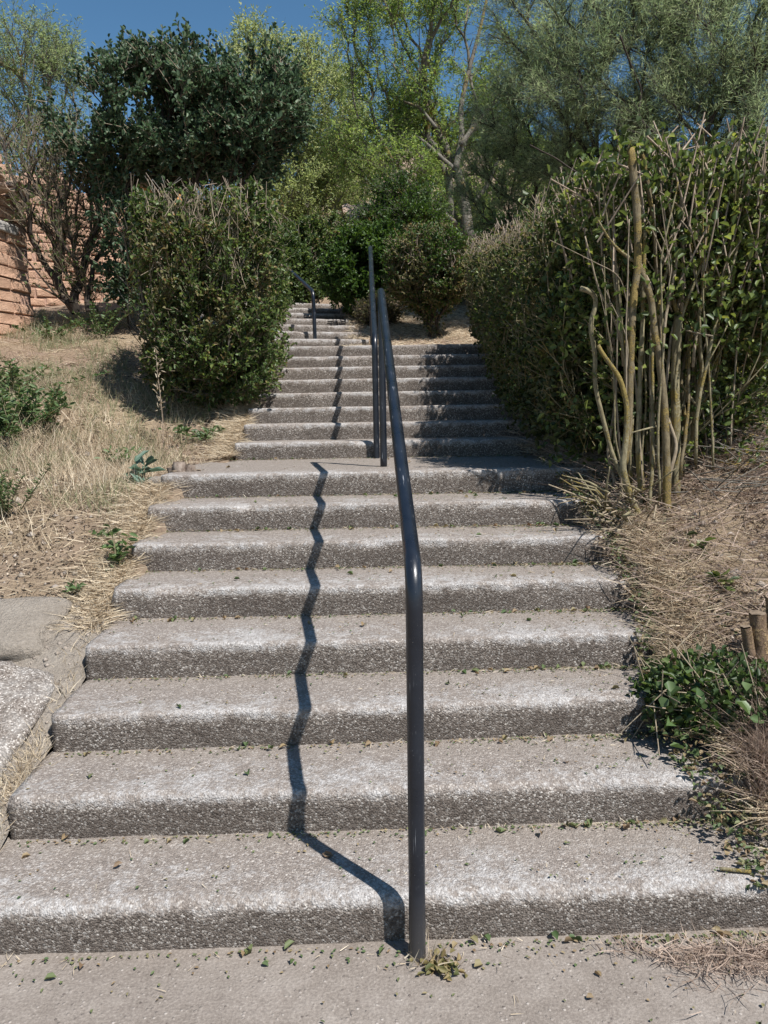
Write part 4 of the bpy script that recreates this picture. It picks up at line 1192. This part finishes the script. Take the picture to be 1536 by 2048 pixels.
# ------------------------------------------------------------------ grass, straw and litter
def blades(name, label, P, r, length, width, mat, lean=.35, lying=False, curve=.4, rnd_mu=.5, cat='grass', parent=None, dirbias=(0, 0, 0)):
    n = len(P)
    if lying:
        a = r.uniform(0, 2 * math.pi, n)
        D = unit(np.stack([np.cos(a), np.sin(a), r.normal(.12, .2, n)], 1) + np.array(dirbias))
    else:
        D = unit(r.normal(0, lean, (n, 3)) * np.array([1, 1, .3]) + np.array([0, 0, 1.]) + np.array(dirbias))
    L = length * r.uniform(.4, 1.4, n)[:, None]
    S = unit(np.cross(D, r.normal(0, 1, (n, 3)))) * (width * r.uniform(.6, 1.3, n))[:, None] / 2
    bendv = unit(r.normal(0, 1, (n, 3)) * np.array([1, 1, .2])) * curve
    M1 = P + D * L * .5 + bendv * L * .12
    M2 = P + D * L + bendv * L * .45
    V = np.stack([P - S, P + S, M1 - S * .8, M1 + S * .8, M2], 1).reshape(-1, 3)
    b = np.arange(n) * 5
    Q = np.stack([b, b + 1, b + 3, b + 2], 1); T_ = np.stack([b + 2, b + 3, b + 4], 1)
    tn = np.clip(rnd_mu + .25 * fbm(P, 1.5, 2) + r.normal(0, .22, n), 0, 1)
    o = mesh_np(name, V, quads=Q, tris=T_, mat=mat, rnd=np.concatenate([tn, tn]))
    if parent is not None:
        adopt(parent, o); o['kind'] = 'stuff'
    else:
        tag(o, label, cat, kind='stuff')
    return o

def gp(x, y, dz=0.):
    return np.stack([x, y, ground_z(x, y) + dz], 1)

r = rng(600)
# left bank: tall dry grass
n = 46000
x = r.uniform(-5.2, -1.3, n); y = r.uniform(4.3, 10.4, n)
p = np.stack([x, y, 0 * x], 1); dn = fbm(p, .9, 11)
band = np.exp(-((y - 5.6 - .25 * (x + 2.5)) / 1.1) ** 2)
keep = r.uniform(0, 1, n) < np.clip(.15 + .6 * dn + .75 * band - .9 * sstep(x, -1.75, -1.45), .01, 1) * (fbm(p, 2.4, 19) > -.12 - .4 * band)
x, y = x[keep], y[keep]
blades('tall_dry_grass', 'tall bleached dry grass standing on the left bank', gp(x, y), r, .15, .0042, L_STRAW, .45, curve=.7, rnd_mu=.5)
n = 40000
x = r.uniform(-5.5, -1.5, n); y = r.uniform(4.4, 10.6, n); p = np.stack([x, y, 0 * x], 1)
keep = (fbm(p, 1.3, 14) > -.05) & (fbm(p, 3.1, 24) > -.2); x, y = x[keep], y[keep]
blades('grey_green_grass', 'greyish green thin grass among the dry grass on the left bank', gp(x, y), r, .12, .004, L_GGRASS, .5, curve=.7)
# lying straw on both banks
n = 60000
x = np.concatenate([r.uniform(-5, -1.24, n // 2), r.uniform(1.2, 4.2, n // 2)]); y = np.concatenate([r.uniform(3.5, 10.4, n // 2), r.uniform(2.2, 6.8, n // 2)])
p = np.stack([x, y, 0 * x], 1)
keep = (r.uniform(0, 1, len(x)) < np.clip(.55 + .6 * fbm(p, 1.2, 15), .1, 1)) & ((y > 3.9) | (x > 0))
x, y = x[keep], y[keep]
blades('straw_litter', 'loose pale straw lying over the soil of both banks', gp(x, y, .012), r, .11, .0042, L_STRAW, lying=True, curve=.5, rnd_mu=.45)
# tangled dead stems at the right bank
n = 7000
x = r.uniform(1.3, 3.6, n); y = r.uniform(3.0, 6.6, n)
blades('dead_stems', 'tangle of long grey-brown dead stems on the right bank', gp(x, y, .03), r, .30, .0042, L_RED, lying=True, curve=.6, rnd_mu=.6, dirbias=(0, 0, .15))
# straw overhanging the left ends of the steps
n = 5200
y = r.uniform(3.6, 5.2, n); x = -1.29 - np.abs(r.normal(0, .12, n)) - (y - 3.6) * .03
blades('edge_straw', 'matted straw hanging along the left ends of the steps', gp(x, y, .02), r, .12, .0045, L_STRAW, lying=True, curve=.7, rnd_mu=.6, dirbias=(.15, -.15, .05))
n = 5200
y = r.uniform(6.3, 8.2, n); x = -1.12 - np.abs(r.normal(0, .14, n))
blades('bank_straw', 'matted straw spilling from the left bank beside the middle flight', gp(x, y, .03), r, .12, .0045, L_STRAW, lying=True, curve=.7, rnd_mu=.6, dirbias=(.15, -.15, .03))
# right bank straw fans near the steps
n = 3800
y = r.uniform(2.4, 4.3, n); x = np.interp(y, [2.4, 3.0, 3.7, 4.3], [1.28, 1.20, 1.33, 1.36]) + np.abs(r.normal(0, .12, n))
blades('right_edge_straw', 'dry straw fans drooping over the right ends of the steps', gp(x, y, .04), r, .11, .0038, L_STRAW, lying=True, curve=.8, rnd_mu=.35, dirbias=(-.05, -.05, .15))
n = 2600
x = r.uniform(.62, 1.6, n); y = 2.13 - np.abs(r.normal(0, .07, n)) * (x > .8) - .02 * r.uniform(0, 1, n)
k_ = r.uniform(0, 1, n) < sstep(x, .6, 1.1)
blades('pavement_straw', 'reddish straw drifted on the pavement against the right end of the lowest riser', np.stack([x, y, .006 + np.abs(r.normal(0, .012, n))], 1)[k_], r, .07, .0030, L_RED, lying=True, curve=.6, rnd_mu=.65)
# reddish tuft at lower right
n = 3200
y = r.uniform(2.5, 3.0, n); x = np.interp(y, [2.5, 3.0], [1.28, 1.48]) + np.abs(r.normal(0, .13, n))
blades('reddish_grass_tuft', 'reddish dead grass tuft at the lower right below the cut stump', gp(x, y, .02), r, .15, .004, L_RED, .7, curve=.9, rnd_mu=.5, dirbias=(-.3, -.3, .0))
# straw on the pale slope behind the top
n = 22000
x = r.uniform(-.3, 3.2, n); y = r.uniform(9.7, 14, n)
blades('upper_straw', 'sunlit straw covering the slope under the round bush at the top', gp(x, y, .01), r, .10, .006, L_STRAW, lying=True, curve=.5, rnd_mu=.75)

r = rng(650)
def debris(name, label, x, y, ln, lw, mat, seedmu=.5):
    n = len(x); P = gp(x, y, .008); a = r.uniform(0, 2 * math.pi, n)
    V, Q, _t = leaves_np(P, np.stack([np.cos(a), np.sin(a), r.normal(.15, .3, n)], 1), r, ln, lw, fold=.5, face_up=.8)
    tn = np.clip(r.normal(seedmu, .28, n), 0, 1)
    tag(mesh_np(name, V, quads=Q, mat=mat, rnd=np.concatenate([tn, tn])), label, 'debris', kind='stuff')
n = 16000
x = r.uniform(1.2, 3.8, n); y = r.uniform(2.5, 6.8, n); k_ = fbm(np.stack([x, y, 0 * x], 1), 2.2, 61) > -.25
debris('right_bank_debris', 'crumbled brown leaves among the straw on the right bank', x[k_], y[k_], .030, .013, L_BROWNDEB)
n = 15000
x = r.uniform(-4.5, -1.28, n); y = r.uniform(3.7, 8.5, n); k_ = (fbm(np.stack([x, y, 0 * x], 1), 2.0, 63) > -.1)
debris('left_bank_debris', 'dry crumbs and broken leaves over the soil of the left bank', x[k_], y[k_], .026, .011, L_BROWNDEB, .6)
# small stones and clods
n = 2600
x = np.concatenate([r.uniform(-4.0, -1.3, n // 2), r.uniform(1.3, 3.4, n // 2)]); y = np.concatenate([r.uniform(3.4, 7, n // 2), r.uniform(2.6, 6.4, n // 2)])
P = gp(x, y, .0); sz = r.gamma(2., .0055, n)[:, None, None]
oc = np.array([(1, 0, 0), (0, 1, 0), (-1, 0, 0), (0, -1, 0), (0, 0, .8), (0, 0, -.6)], float)
V = P[:, None] + oc[None] * sz * r.uniform(.6, 1.3, (n, 6, 1))
f8 = np.array([(0, 1, 4), (1, 2, 4), (2, 3, 4), (3, 0, 4), (1, 0, 5), (2, 1, 5), (3, 2, 5), (0, 3, 5)])
T_ = (np.arange(n) * 6)[:, None, None] + f8[None]
tag(mesh_np('small_stones', V.reshape(-1, 3), tris=T_.reshape(-1, 3), mat=M_SOILCLOD), 'small stones and clods lying on both banks', 'stones', kind='stuff')

n = 2600
x = r.uniform(-2.65, -1.29, n); y = r.uniform(2.2, 4.0, n)
zc = cem(x[None], y[None])[0]
P = np.stack([x, y, zc], 1); sz = r.gamma(1.6, .0035, n)[:, None, None]
V = P[:, None] + oc[None] * sz * r.uniform(.6, 1.3, (n, 6, 1))
T_ = (np.arange(n) * 6)[:, None, None] + f8[None]
tag(mesh_np('cement_gravel', V.reshape(-1, 3), tris=T_.reshape(-1, 3), mat=M_SOILCLOD), 'fine gravel on the cement strip left of the steps', 'gravel', kind='stuff')
n = 1100
x = -1.28 - np.abs(r.normal(0, .05, n)); y = np.where(r.uniform(0, 1, n) < .5, r.normal(2.75, .10, n), r.uniform(2.2, 4.0, n))
blades('gap_grass', 'thin dry grass growing in the gap between the cement strip and the steps', np.stack([x, y, cem(x[None], y[None])[0] - .01], 1), r, .07, .003, L_STRAW, .8, curve=.8, rnd_mu=.6)

# ---- litter on the treads: straw bits, leaves
def tread_points(r, n, bias_back=True):
    k_ = r.integers(0, 9, n)
    y0 = np.array([1.35] + [s_[0] for s_ in STEPS[:8]])[k_]; ro = np.array([0] + [s_[1] for s_ in STEPS[:8]])[k_]
    y1 = np.array([STEPS[0][0]] + [s_[0] for s_ in STEPS[1:8]] + [Y9])[k_]
    x = np.where(r.uniform(0, 1, n) < .55, r.uniform(-1.25, 1.35, n), 1.35 - np.abs(r.normal(0, .45, n)))
    x = np.clip(x, -1.25, 1.4)
    f = np.where(r.uniform(0, 1, n) < .74, 1 - np.abs(r.normal(0, .07, n)), r.uniform(.08, 1, n))
    f = np.clip(f, .08, .975)
    ya = y0 + ro * x; yb = y1 + np.concatenate([[ROT[0]], ROT[1:], [0]])[k_] * x
    y = ya + .01 + f * (yb - ya - .02)
    z = np.array([0.006] + [s_[2] + .006 for s_ in STEPS[:8]])[k_]
    return x, y, z
r = rng(700)
x, y, z = tread_points(r, 300)
P = np.stack([x, y, z + .002], 1); n = len(P)
a = r.uniform(0, 2 * math.pi, n)
D = np.stack([np.cos(a), np.sin(a), r.normal(.05, .12, n)], 1)
V, Q, _t = leaves_np(P, D, r, .031, .020, fold=.55, jitter=.15, face_up=1.2)
tn = np.where(r.uniform(0, 1, n) < .55, r.uniform(0, .45, n), r.uniform(.6, 1, n))
tag(mesh_np('fallen_leaves', V, quads=Q, mat=L_FALLEN, rnd=np.concatenate([tn, tn])), 'green and browning leaves scattered over the steps and pavement', 'leaves', kind='stuff')
x, y, z = tread_points(r, 5200)
P = np.stack([x, y, z], 1); n = len(P)
a = r.uniform(0, 2 * math.pi, n)
D = np.stack([np.cos(a), np.sin(a), r.normal(.05, .1, n)], 1)
V, Q, _t = leaves_np(P, D, r, .013, .008, fold=.2, jitter=.05, face_up=2.0, kind='oval')
tn = r.uniform(0, 1, n)
tag(mesh_np('leaf_crumbs', V, quads=Q, mat=L_FALLEN, rnd=np.concatenate([tn, tn])), 'small leaf crumbs gathered in the back corners of the treads', 'leaves', kind='stuff')
x, y, z = tread_points(r, 1500)
blades('straw_bits', 'thin straw bits scattered on the treads', np.stack([x, y, z + .002], 1), r, .035, .0022, L_STRAW, lying=True, curve=.3, rnd_mu=.6)
# clippings heaped against the hedge side
n = 3000
y = r.uniform(2.2, 5.0, n); x = np.interp(y, [2.2, 2.9, 3.6, 4.2, 5.0], [1.15, 1.05, 1.22, 1.25, 1.15]) + np.abs(r.normal(0, .20, n))
P = np.stack([x, y, np.maximum(surf_z(x, y), ground_z(x, y)) + .012 + np.abs(r.normal(0, .01, n))], 1)
a = r.uniform(0, 2 * math.pi, n); D = np.stack([np.cos(a), np.sin(a), r.normal(.1, .25, n)], 1)
V, Q, _t = leaves_np(P, D, r, .024, .014, fold=.45, face_up=.8)
tn = r.uniform(0, 1, n)
tag(mesh_np('hedge_clippings', V, quads=Q, mat=L_FALLEN, rnd=np.concatenate([tn, tn])), 'hedge clippings strewn along the right ends of the steps', 'clippings', kind='stuff')

# straw tuft around the foot of the nearest post
n = 45
P = np.stack([.13 + r.normal(0, .035, n), 2.10 + r.normal(0, .02, n), np.full(n, .004)], 1)
blades('post_foot_straw', 'small dry grass tuft at the foot of the nearest handrail post', P, r, .075, .004, L_STRAW, .6, curve=.6, rnd_mu=.6, cat='grass', dirbias=(.2, -.1, 0))
n = 60
P = np.stack([.17 + r.normal(0, .03, n), 2.07 + r.normal(0, .018, n), .006 + np.abs(r.normal(0, .008, n))], 1)
a = r.uniform(0, 6.28, n)
V, Q, _t = leaves_np(P, np.stack([np.cos(a), np.sin(a), r.normal(.3, .4, n)], 1), r, .026, .014)
tag(mesh_np('post_foot_debris', V, quads=Q, mat=L_BROWN, rnd=r.uniform(.3, 1, 2 * n)), 'crumpled brown leaves at the foot of the nearest handrail post', 'leaves', kind='stuff')

# ------------------------------------------------------------------ weeds and small plants
def weed(label, base, h, n, ln, lw, mat, seed, spreadr=.1, name='weed', group=None, stems=5, cat='plant'):
    r = rng(seed); base = np.array(base, float)
    root = empty(name, label, cat, tuple(base), group)
    tips = base + np.stack([r.normal(0, spreadr, stems), r.normal(0, spreadr, stems), h * r.uniform(.5, 1, stems)], 1)
    bb = np.repeat(base[None], stems, 0) + r.normal(0, spreadr * .25, (stems, 3)) * np.array([1, 1, 0])
    V, Q = frustums(bb - np.array([0, 0, .02]), tips, np.full(stems, .004), np.full(stems, .002), 5)
    adopt(root, mesh_np('stems', V, quads=Q, mat=M_BARK_OLIVE))
    k_ = r.integers(0, stems, n); f = r.uniform(.05, 1, n)[:, None] ** .8
    P = bb[k_] * (1 - f) + tips[k_] * f
    a = r.uniform(0, 2 * math.pi, n)
    D = np.stack([np.cos(a), np.sin(a), r.uniform(.0, .9, n)], 1)
    V, Q, _t = leaves_np(P, D, r, ln, lw, jitter=.15, fold=.25)
    tn = r.uniform(0, 1, n)
    o = adopt(root, mesh_np('leaves', V, quads=Q, mat=mat, rnd=np.concatenate([tn, tn])))
    if n > 60: o['kind'] = 'stuff'
    return root
def gb_(u_, v_, Yd):
    p = at(u_, v_, Yd); return (p[0], p[1], float(ground_z(p[0], p[1])))
weed('upright leafy weed with jagged leaves at the left end of the seventh step', gb_(236, 1120, 4.12), .26, 46, .062, .026, L_WEED, 801, .035, stems=4)
weed('bluish thistle rosette beside the old stump on the left bank', gb_(283, 915, 5.35), .20, 16, .17, .040, L_THISTLE, 802, .03, 'thistle', stems=3)
weed('small bluish weed below the thistle on the left bank', gb_(285, 942, 5.15), .06, 12, .09, .03, L_THISTLE, 803, .05, stems=3)
weed('low green weed with dark leaves on bare soil near the left frame edge', gb_(196, 1048, 4.45), .06, 14, .06, .028, L_WEED, 804, .05, stems=3)
weed('dense green leafy clump at the left edge of the bank', gb_(20, 850, 6.1), .42, 620, .055, .022, L_WEED, 805, .22, stems=18)
weed('dense green leafy clump right of the left-edge clump', gb_(70, 830, 6.4), .36, 560, .055, .022, L_WEED, 806, .20, stems=16)
weed('feathery dark green clump cut by the left frame edge', gb_(2, 1030, 4.75), .34, 900, .035, .008, L_WEED, 807, .15, stems=16)
weed('sprawling green weed patch behind the leafy clumps at the left', gb_(10, 770, 7.2), .30, 520, .06, .022, L_WEED, 808, .35, stems=18)
weed('small green weed by the bare soil beside the fifth step', gb_(140, 1180, 3.95), .05, 22, .05, .02, L_WEED, 809, .09, stems=4)
weed('low weed in the dry grass left of the clipped bush', gb_(230, 850, 5.9), .16, 80, .05, .018, L_WEED, 810, .10, stems=7)
weed('green weeds at the foot of the clipped bush', gb_(400, 745, 6.8), .14, 160, .055, .024, L_WEED, 811, .20, stems=9)
weed('small leafy sprig on the straw slope right of the old privet', gb_(1400, 1110, 3.9), .10, 16, .06, .034, L_HEDGE, 812, .04, stems=3)
weed('yellow-green sprig low on the right bank', gb_(1440, 1180, 3.6), .10, 16, .065, .028, L_HEDGE, 813, .05, stems=3)
weed('pale sprig beside the dead stems at the right bank', gb_(1300, 1000, 4.45), .08, 14, .04, .024, L_HEDGE, 814, .04, stems=3)
weed('green tangle at the base of the bare shrub by the wall', gb_(200, 615, 9.3), .40, 420, .05, .022, L_WEED, 815, .25, stems=14)
weed('weeds growing along the foot of the adobe wall', gb_(90, 640, 9.2), .30, 420, .05, .02, L_WEED, 816, .4, stems=14)
# tall dry stalk in front of the clipped bush
tb_ = np.array(gb_(318, 760, 6.6)); r = rng(820)
stalk = empty('dry_stalk', 'single tall dry seed stalk standing in front of the clipped bush', 'plant', tuple(tb_))
adopt(stalk, tube('stem', spread(tb_ - np.array([0, 0, .03]), tb_ + np.array([.0, 0, .85]), 12) + np.stack([.012 * np.sin(np.linspace(0, 5, 12)), 0 * np.arange(12), 0 * np.arange(12)], 1), np.linspace(.004, .002, 12), M_STUB, 5))
f = r.uniform(.4, 1, 60); P = tb_ + np.stack([r.normal(0, .012, 60), r.normal(0, .012, 60), .85 * f], 1)
V, Q, _t = leaves_np(P, unit(r.normal(0, .6, (60, 3)) + np.array([0, 0, 1])), r, .05, .008)
adopt(stalk, mesh_np('seed_heads', V, quads=Q, mat=L_STRAW, rnd=r.uniform(.3, 1, 120)))

# ivy heap at the lower right
r = rng(830)
n = 1900
hc = np.array([1.36, 2.95, .47])
hroot = empty('ivy_heap', 'dark heap of cut ivy and privet leaves spilling onto the steps at the lower right', 'plant', (1.36, 2.95, .40))
d_ = unit(r.normal(0, 1, (n, 3))); P = hc + d_ * (r.uniform(0, 1, n) ** .33)[:, None] * np.array([.30, .27, .17])
P[:, 0] -= .1 * r.uniform(0, 1, n) * (P[:, 2] < .46)
P[:, 2] = np.maximum(P[:, 2], np.maximum(ground_z(P[:, 0], P[:, 1], False), surf_z(P[:, 0], P[:, 1])) + .01)
V, Q, _t = leaves_np(P, unit(r.normal(0, 1, (n, 3))), r, .036, .023, face_up=.3, fold=.5)
tn = np.clip(r.normal(.30, .22, n), 0, 1)
o = adopt(hroot, mesh_np('foliage', V, quads=Q, mat=L_PRIVET, rnd=np.concatenate([tn, tn]))); o['kind'] = 'stuff'
n = 130
d_ = unit(r.normal(0, 1, (n, 3)) + np.array([-.2, -.3, .2])); A_ = hc + r.normal(0, .10, (n, 3)) * np.array([1.2, 1, .5])
V, Q = frustums(A_, A_ + d_ * r.uniform(.1, .3, n)[:, None], np.full(n, .003), np.full(n, .002), 4)
o = adopt(hroot, mesh_np('stems', V, quads=Q, mat=M_BARK_PALE)); o['kind'] = 'stuff'
n = 26   # larger pale leaves
P = hc + np.stack([r.uniform(-.3, .25, n), r.uniform(-.33, -.1, n), r.uniform(-.22, .16, n)], 1)
P[:, 2] = np.maximum(P[:, 2], surf_z(P[:, 0], P[:, 1]) + .02)
V, Q, _t = leaves_np(P, unit(r.normal(0, 1, (n, 3))), r, .055, .042, face_up=1.2)
adopt(hroot, mesh_np('large_leaves', V, quads=Q, mat=L_WEED, rnd=r.uniform(.3, 1, 2 * n)))

# cut stump at the right edge
def stump(label, base, parts, mat, seed):
    root = empty('stump', label, 'stump', tuple(base))
    r = rng(seed)
    for (dx, dy, rad, h, lx, ly) in parts:
        p0 = np.array(base) + np.array([dx, dy, -.06]); p1 = p0 + np.array([lx, ly, h + .06])
        pts = spread(p0, p1, 10); rr = rad * (1.15 - .15 * np.linspace(0, 1, 10)) * (1 + .06 * r.normal(0, 1, 10))
        adopt(root, tube('trunk', pts, rr, mat, 16, caps=False))
        a = np.linspace(0, 2 * math.pi, 16, endpoint=False)
        V = np.stack([np.cos(a) * rr[-1] * .98, np.sin(a) * rr[-1] * .98, r.normal(0, .002, 16)], 1) + p1 + np.array([0, 0, .001])
        V = np.concatenate([V, [p1 + np.array([0, 0, .006])]])
        adopt(root, mesh_np('cut_face', V, tris=[[i, (i + 1) % 16, 16] for i in range(16)], mat=M_WOODCUT))
    return root
sb = np.array(at(1520, 1425, 3.05)); sb[2] = float(ground_z(sb[0], sb[1], False)) + .04
M_STUMP = bark_mat('brown_stump_bark', (.07, .045, .03), (.26, .18, .12), (.36, .26, .14), 14, .5)
stump('cluster of sawn-off brown stems at the right edge above the reddish grass', sb, [(0, 0, .032, .22, -.03, .0), (.06, .03, .042, .27, .01, .02), (-.035, -.01, .02, .17, -.05, -.01), (.09, -.03, .03, .14, .03, -.02)], M_STUMP, 850)
sb = np.array(at(358, 925, 5.35)); sb[2] = float(ground_z(sb[0], sb[1], False))
stump('old weathered hollow stump beside the left end of the landing', sb, [(0, 0, .045, .13, 0, 0), (.06, .02, .035, .11, .01, 0), (-.05, .02, .03, .09, -.01, 0), (.10, .0, .03, .07, .02, 0), (-.02, -.03, .03, .07, 0, -.01)],
      bark_mat('grey_rotten_wood', (.09, .06, .045), (.36, .30, .25)), 851)

# brush pile at the right behind the stems
r = rng(870); n = 620
A_ = np.stack([r.uniform(1.75, 4.0, n), r.uniform(4.2, 6.8, n), 0 * np.zeros(n)], 1); A_[:, 2] = ground_z(A_[:, 0], A_[:, 1]) + r.uniform(0, .18, n)
a = r.uniform(0, 2 * math.pi, n); d_ = unit(np.stack([np.cos(a), np.sin(a) * .5, r.normal(.1, .18, n)], 1))
V, Q = frustums(A_, A_ + d_ * r.uniform(.15, .6, n)[:, None], np.full(n, .0045), np.full(n, .002), 5)
tag(mesh_np('brush_pile', V, quads=Q, mat=M_BARK_GREY), 'flat pile of cut dry branches on the ground right of the old stems', 'brush', kind='stuff')
# loose sticks
for i, (u0, v0, u1, v1, Yd, lab) in enumerate(((1440, 1722, 1502, 1742, 2.28, 'short green-brown stick lying across the right end of the first tread'), (0, 1222, 28, 1246, 3.62, 'dark stick on pale ground at the left edge of the picture'),
                                          (112, 1290, 130, 1338, 3.2, 'thin dark twig on the cement beside the fourth step'))):
    p0 = at(u0, v0, Yd); p1 = at(u1, v1, Yd - (.05 if i else .02))
    for p in (p0, p1):
        p[2] = max(float(surf_z(p[0], p[1])), float(cem(np.array([[p[0]]]), np.array([[p[1]]]))[0, 0]) if p[0] < -1.3 else -1) + .008
    tag(tube('stick', spread(p0, p1, 6), .004 if i else .006, M_BARK_OLIVE if i == 0 else M_BARK_DARK, 6), lab, 'stick')
